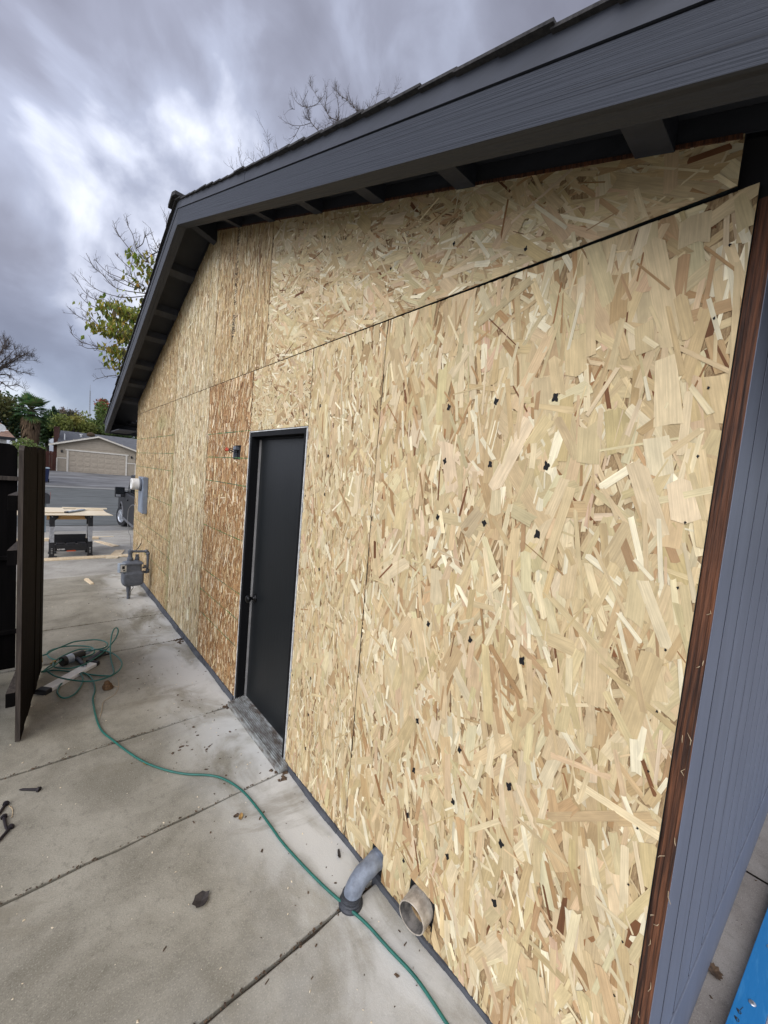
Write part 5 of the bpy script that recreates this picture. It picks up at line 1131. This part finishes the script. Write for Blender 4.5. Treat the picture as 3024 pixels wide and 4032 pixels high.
# house at the left edge, beyond the fence
lh = thing('brown_roof_house', 'pale house with a brown shingle roof behind the dark fence', 'house', (-2.75, 35.2, gz(35)), rotz=R(14))
g0_ = -gz(35)     # local z of height zero
b = MB(); b.extr([(.0, 0, -.2), (.0, 6, -.2), (.0, 6, g0_ + 2.42), (.0, 3, g0_ + 3.25), (.0, 0, g0_ + 2.42)], (-9, 0, 0)); b.build('wall', M['white_plastic'], lh, local=True)
b = MB(); b.extr([(.28, -.6, g0_ + 2.36), (.28, 3, g0_ + 3.37), (.28, 6.6, g0_ + 2.36), (.28, 6.6, g0_ + 2.46), (.28, 3, g0_ + 3.48), (.28, -.6, g0_ + 2.46)], (-9.6, 0, 0)); lr = b.build('roof', M['roof_brown'], lh, local=True)
b = MB(); b.box((-9.3, -.66, g0_ + 2.28), (.28, -.605, g0_ + 2.48)); b.build('fascia', M['black_plastic'], lr, local=True)
b = MB(); b.box((-1.0, -.03, 1.2), (-.3, -.001, 2.2)); b.build('window', M['glass'], lh, local=True)
b = MB(); mk = Matrix.Translation((-.22, .35, g0_ + 3.02)) @ Matrix.Rotation(R(78), 4, 'X') @ Matrix.Rotation(R(20), 4, 'Y')
b.lathe([(.02, 0), (.14, .02), (.24, .06), (.25, .075)], mk, 20); b.tube([(-.22, .42, g0_ + 3.0), (-.22, .45, g0_ + 2.6)], .03, 8); b.tube([(-.22, .35, g0_ + 2.85), (.05, -.1, g0_ + 2.9)], .015, 6); b.build('satellite_dish', M['white_plastic'], lr, local=True)

# ------------------------------------------------------------------ trees
def twigs(b, path, r0, r1, n_side, ln, lvl, up=.5):
    path = smooth_path(path, 4); k = len(path)
    rs = [r0 + (r1 - r0) * i / (k - 1) for i in range(k)]
    b.tube(path, rs, 5, caps=True)
    if lvl == 0: return
    for _ in range(n_side):
        t = rnd.uniform(.12, 1.0); i = min(int(t * (k - 1)), k - 2); p = path[i].lerp(path[i + 1], rnd.random())
        d = (path[i + 1] - path[i]).normalized(); s = Vector((rnd.gauss(0, 1), rnd.gauss(0, 1), rnd.gauss(0, 1))); s = (s - d * s.dot(d)).normalized()
        dr_ = (d * rnd.uniform(.4, 1.0) + s * rnd.uniform(.5, .95) + Vector((0, 0, up * rnd.uniform(.2, 1)))).normalized()
        l = ln * rnd.uniform(.35, 1.0) * (1.15 - .5 * t)
        q = [p, p + dr_ * l * .4 + Vector((rnd.gauss(0, .05), rnd.gauss(0, .05), 0)) * l, p + (dr_ * .95 + Vector((0, 0, .15)) + s * rnd.uniform(-.15, .15)) * l]
        rr_ = min(rs[i] * .6, r0 * .5)
        twigs(b, q, rr_, max(r1 * .55, rr_ * .3), max(1, n_side // 3) if lvl > 1 else 0, ln * .45, lvl - 1, up)
def leaves(items, size, seedcol, hang=False, fold=.25):
    """items: list of (pos, normal-ish, colour); pointed leaf of two triangles per half"""
    b = MB(); cols = []
    for p, c in items:
        p = Vector(p); s = size * rnd.uniform(.6, 1.25)
        d = Vector((rnd.gauss(0, .5), rnd.gauss(0, .5), -1 if hang else rnd.gauss(0, .6))).normalized(); n = d.orthogonal().normalized(); n.rotate(Matrix.Rotation(rnd.uniform(0, 6.28), 3, d)); m_ = d.cross(n)
        f = m_ * s * fold * .35
        b.add([p, p + d * s * .45 + n * s * .27 + f, p + d * s, p + d * s * .45 - n * s * .27 + f, p + d * s * .5], [(0, 1, 4), (1, 2, 4), (4, 2, 3), (0, 4, 3)])
        cols += [c] * 4
    return b, cols
t1 = thing('bare_tree', 'bare tree with fine twigs rising behind the roof ridge', 'tree', (6.6, 12.6, 0))
b = MB(); fork = Vector((6.5, 12.5, 9.6)); b.tube(smooth_path([(6.6, 12.6, -.2), (6.55, 12.55, 4), (6.5, 12.5, 7.5), fork]), [.26 - .12 * i / 18 for i in range(19)], 10)
tr = b.build('trunk', M['bark'], t1, smooth=True)
b = MB()
for i, pl in enumerate(T1):
    big = i in (0, 7, 11)
    P = [Vector(p) for p in pl]
    if i in (0, 7, 11, 17, 20, 22, 23, 25, 29, 30, 31): 
        a = P[0]; P = ([fork.lerp(a, .0), fork.lerp(a, .5) + Vector((0, 0, .1))] if i in (0, 7, 11) else []) + P
    L_ = sum((q - p).length for p, q in zip(P[:-1], P[1:]))
    twigs(b, P, .024 if big else .0095, .0036, int(5 + L_ * 6), .42, 2, .45)
b.build('crown', M['bark'], t1)
t2 = thing('yellow_leaf_tree', 'half bare tree with yellow green leaves beyond the far eave', 'tree', (1.75, 12.9, gz(12.9)))
fork = Vector((1.55, 12.75, 5.3)); b = MB(); b.tube(smooth_path([(1.75, 12.9, gz(12.9) - .1), (1.72, 12.85, 1.5), (1.65, 12.8, 3.5), fork]), [.17 - .08 * i / 18 for i in range(19)], 10); b.build('trunk', M['bark'], t2, smooth=True)
b = MB()
for i, pl in enumerate(T2):
    P = [Vector(p) for p in pl]
    if i >= 21: P = [fork, fork.lerp(P[0], .5)] + P
    L_ = sum((q - p).length for p, q in zip(P[:-1], P[1:]))
    twigs(b, P, .022 if i >= 21 else .0125, .0055 if i < 21 else .012, int(4 + L_ * 5), .36, 2, .35)
b.build('branches', M['bark'], t2)
it = []
for (x, y, z, a, c) in LC:
    n = int((3300 if z < 5.75 else 1300) * a * c) + 6
    for _ in range(n):
        u, v = rnd.gauss(.12, .42), rnd.gauss(0, .44)
        q = Vector((x, y, z)) + Vector((.745, -.661, .09)) * a * u + Vector((-.013, .116, .993)) * c * v + Vector((.667, .741, 0)) * rnd.gauss(0, .35)
        k = rnd.random(); cc = (.210, .215, .030) if k < .45 else (.120, .145, .028) if k < .78 else (.36, .29, .045) if k < .92 else (.09, .075, .032)
        it.append((q, tuple(v_ * rnd.uniform(.75, 1.2) for v_ in cc)))
lb, lc_ = leaves(it, .150, None, hang=True); lb.build('crown', M['leaf'], t2, cols=lc_)
t3 = thing('far_bare_tree', 'bare spreading tree at the left edge over the brown roof', 'tree', (-6.2, 57.5, .0))
b = MB(); fk = Vector((-5.6, 57.8, 8.2)); b.tube(smooth_path([(-6.2, 57.5, -.2), (-6.1, 57.6, 4), fk]), [.32 - .12 * i / 12 for i in range(13)], 8); b.build('trunk', M['bark'], t3, smooth=True)
b = MB()
for pl in T3:
    P = [Vector(p) for p in pl]; P = [fk] + P if (P[0] - fk).length < 4 else P
    L_ = sum((q - p).length for p, q in zip(P[:-1], P[1:])); twigs(b, P, .07, .016, int(6 + L_ * 3.2), 1.3, 2, .3)
b.build('crown', M['bark'], t3)

def crown_tree(name, label, c, rad, cols_, n, size, base=None, seed=1, lobes=9, twig=True):
    """trunk with limbs and a crown of leaf faces gathered in lobes"""
    g = random.Random(seed); c = Vector(c); zb_ = gz(c.y) - .1
    t = thing(name, label, 'tree', (c.x, c.y, zb_), 'trees beyond the garage house')
    b = MB(); h = c.z - zb_
    tips = []
    b.tube(smooth_path([(c.x, c.y, zb_), (c.x + .1, c.y, zb_ + h * .4), (c.x, c.y, c.z)], 4), [.28, .27, .26, .25, .23, .2, .17, .14, .1][:9], 8)
    lob = []
    for k in range(lobes):
        d = Vector((g.gauss(0, 1), g.gauss(0, 1), g.gauss(.1, .8))).normalized(); q = c + Vector((d.x * rad[0], d.y * rad[1], d.z * rad[2])) * g.uniform(.45, .85)
        lob.append((q, g.uniform(.28, .50), g.choice(cols_)))
        b.tube(smooth_path([c + Vector((0, 0, -rad[2] * .5)), c.lerp(q, .5) + Vector((0, 0, -.1)), q], 3), [.12 - .015 * i for i in range(7)], 6)
    b.build('trunk', M['bark'], t)
    it = []
    for _ in range(n):
        q, s, cc = lob[int(g.random() * lobes)]
        d = Vector((g.gauss(0, 1), g.gauss(0, 1), g.gauss(0, 1))).normalized() * (g.random() ** .45)
        p = q + Vector((d.x * rad[0], d.y * rad[1], d.z * rad[2])) * s * 1.15
        v_ = g.uniform(1.1, 3.0); it.append((p, tuple(x * v_ for x in cc)))
    lb, lc_ = leaves(it, size, None); lb.build('crown', M['leaf'], t, cols=lc_); return t
DG = [(.022, .040, .016), (.030, .052, .018), (.016, .030, .013)]
crown_tree('evergreen_tree', 'dark evergreen at the left edge beside the palm', (-5.0, 58, 4.9), (3.0, 2.4, 2.7), DG + [(.06, .06, .02)], 4600, .42, seed=2, lobes=12)
crown_tree('evergreen_tree', 'dark leaning evergreen between the palm and the brick chimney', (-.55, 68, 5.2), (1.35, 1.5, 2.9), DG, 3200, .42, seed=3)
crown_tree('brown_tree', 'low purplish brown tree farthest back above the chimney', (1.7, 82, 7.6), (2.3, 2, 1.9), [(.055, .040, .030), (.045, .045, .028), (.075, .050, .035)], 2400, .42, seed=4)
crown_tree('bushy_tree', 'yellow green bushy tree straight behind the garage roof', (2.1, 66, 4.9), (2.3, 2, 2.2), [(.085, .095, .022), (.060, .078, .020), (.13, .12, .03)], 3800, .38, seed=5, lobes=12)
crown_tree('bushy_tree', 'tall loose green tree behind the garage next to the eave', (4.7, 69, 6.2), (2.0, 2, 3.2), [(.060, .085, .022), (.045, .066, .020), (.095, .105, .03)], 3800, .40, seed=6, lobes=12)
crown_tree('bushy_tree', 'green tree hidden mostly behind the dark eave end', (7.6, 66, 5.0), (2.6, 2, 3.2), [(.050, .070, .022), (.035, .056, .018)], 3000, .42, seed=8, lobes=10)
crown_tree('reddish_tree', 'rust red topped tree poking above the eave end', (6.6, 76, 8.9), (1.6, 1.5, 2.1), [(.13, .048, .028), (.09, .058, .026), (.05, .06, .022)], 2300, .42, seed=7)
crown_tree('low_shrub', 'low bright green shrub under the palm behind the fence', (-2.1, 50, 1.75), (1.7, 1.0, .85), [(.075, .100, .028), (.06, .085, .024), (.10, .11, .035)], 2200, .24, seed=9)
# palm
pm = thing('palm_tree', 'fan palm with a brown skirt of dead fronds behind the fence', 'tree', (-2.0, 63, gz(63)))
b = MB(); b.tube([(-2.0, 63, gz(63)), (-2.0, 63, 6.6)], [.42, .34], 12); b.build('trunk', M['bark'], pm)
b = MB()
for _ in range(420):
    a = rnd.uniform(0, 6.28); z = rnd.uniform(2.2, 5.9); r_ = .42 + .35 * (z - 2) / 4; l = rnd.uniform(.7, 1.5)
    p = Vector((-2.0 + r_ * math.cos(a), 63 + r_ * math.sin(a), z)); q = p + Vector((math.cos(a) * .25, math.sin(a) * .25, -l)); s = Vector((-math.sin(a), math.cos(a), 0)) * rnd.uniform(.05, .16)
    b.add([p, p.lerp(q, .5) + s, q, p.lerp(q, .5) - s], [(0, 1, 2, 3)])
b.build('skirt', M['skirt'], pm)
b = MB(); cc = []
for k in range(52):
    a = rnd.uniform(0, 6.28); el = rnd.uniform(-.8, 1.3); l = rnd.uniform(1.4, 2.1)
    d = Vector((math.cos(a) * math.cos(el), math.sin(a) * math.cos(el), math.sin(el))); o_ = Vector((-2.0, 63, 6.5)); h_ = o_ + d * l * .62
    b.tube([o_, o_.lerp(h_, .5) + Vector((0, 0, .05)), h_], .035, 5); cc += [(.05, .055, .02)] * (len(b.f) - len(cc))
    s = d.cross(Vector((0, 0, 1))).normalized(); u = s.cross(d); base = rnd.choice(((.026, .050, .018), (.018, .036, .014), (.045, .070, .024)))
    for j in range(17):
        t = -1.35 + 2.7 * j / 16; dr_ = (d * math.cos(t) + s * math.sin(t)).normalized(); q = h_ + dr_ * l * .66 * (1 - .15 * abs(t)) + Vector((0, 0, -.16 - .10 * rnd.random())); w_ = (s * math.cos(t) - d * math.sin(t)) * .062
        m_ = h_.lerp(q, .5) + Vector((0, 0, .07)); b.add([h_, m_ + w_, q, m_ - w_], [(0, 1, 2, 3)]); cc.append(tuple(v_ * 2.9 * rnd.uniform(.7, 1.3) for v_ in base))
b.build('crown', M['leaf'], pm, cols=cc)
kf = 56 / 63; pm.location = (-1.133 + (-2.0 + 1.133) * kf, 56, 1.734 + (gz(63) - 1.734) * kf); pm.scale = (kf, kf, kf)
# shrub behind the gate
it = []
for _ in range(1500):
    p = (min(rnd.gauss(-1.80, .20), -1.36), rnd.gauss(3.60, .20), gz(3.5) + abs(rnd.gauss(0, .24)) + .02); it.append((p, tuple(v_ * rnd.uniform(.5, 1.4) for v_ in rnd.choice(((.012, .020, .012), (.020, .026, .016), (.010, .014, .010))))))
sb = thing('shrub', 'dark shrub on the ground behind the open gate', 'shrub', (-1.75, 3.55, gz(3.5)))
lb, lc_ = leaves(it, .055, None); lb.build('foliage', M['leaf'], sb, cols=lc_)
b = MB()
for _ in range(14):
    p = Vector((-1.75 + rnd.gauss(0, .05), 3.55 + rnd.gauss(0, .05), gz(3.5))); b.tube([p, p + Vector((rnd.gauss(0, .1), rnd.gauss(0, .1), .18)), p + Vector((rnd.gauss(0, .2), rnd.gauss(0, .2), .38))], [.008, .006, .003], 5)
b.build('stems', M['bark'], sb)
# lattice mast far away
ms = thing('radio_mast', 'thin lattice radio mast far off above the trees', 'mast', (17.8, 256, gz(256)))
b = MB(); zt_ = 38.3; z0_ = gz(256)
for k in range(3):
    a = k * 2.094; b.tube([(17.8 + .55 * math.cos(a), 256 + .55 * math.sin(a), z0_), (17.8 + .18 * math.cos(a), 256 + .18 * math.sin(a), zt_ - 3)], .075, 5)
b.tube([(17.8, 256, zt_ - 3), (17.8, 256, zt_)], .07, 5)
b.build('leg', M['wire'], ms)
b = MB()
for k in range(36):
    f0, f1 = k / 36, (k + 1) / 36; ra, rb = .55 - .37 * f0, .55 - .37 * f1; za, zb2 = z0_ + (zt_ - 3 - z0_) * f0, z0_ + (zt_ - 3 - z0_) * f1
    for j in range(3):
        a0_, a1_ = j * 2.094, (j + 1) * 2.094
        b.tube([(17.8 + ra * math.cos(a0_), 256 + ra * math.sin(a0_), za), (17.8 + rb * math.cos(a1_), 256 + rb * math.sin(a1_), zb2)], .03, 4)
b.build('lattice', M['wire'], ms)
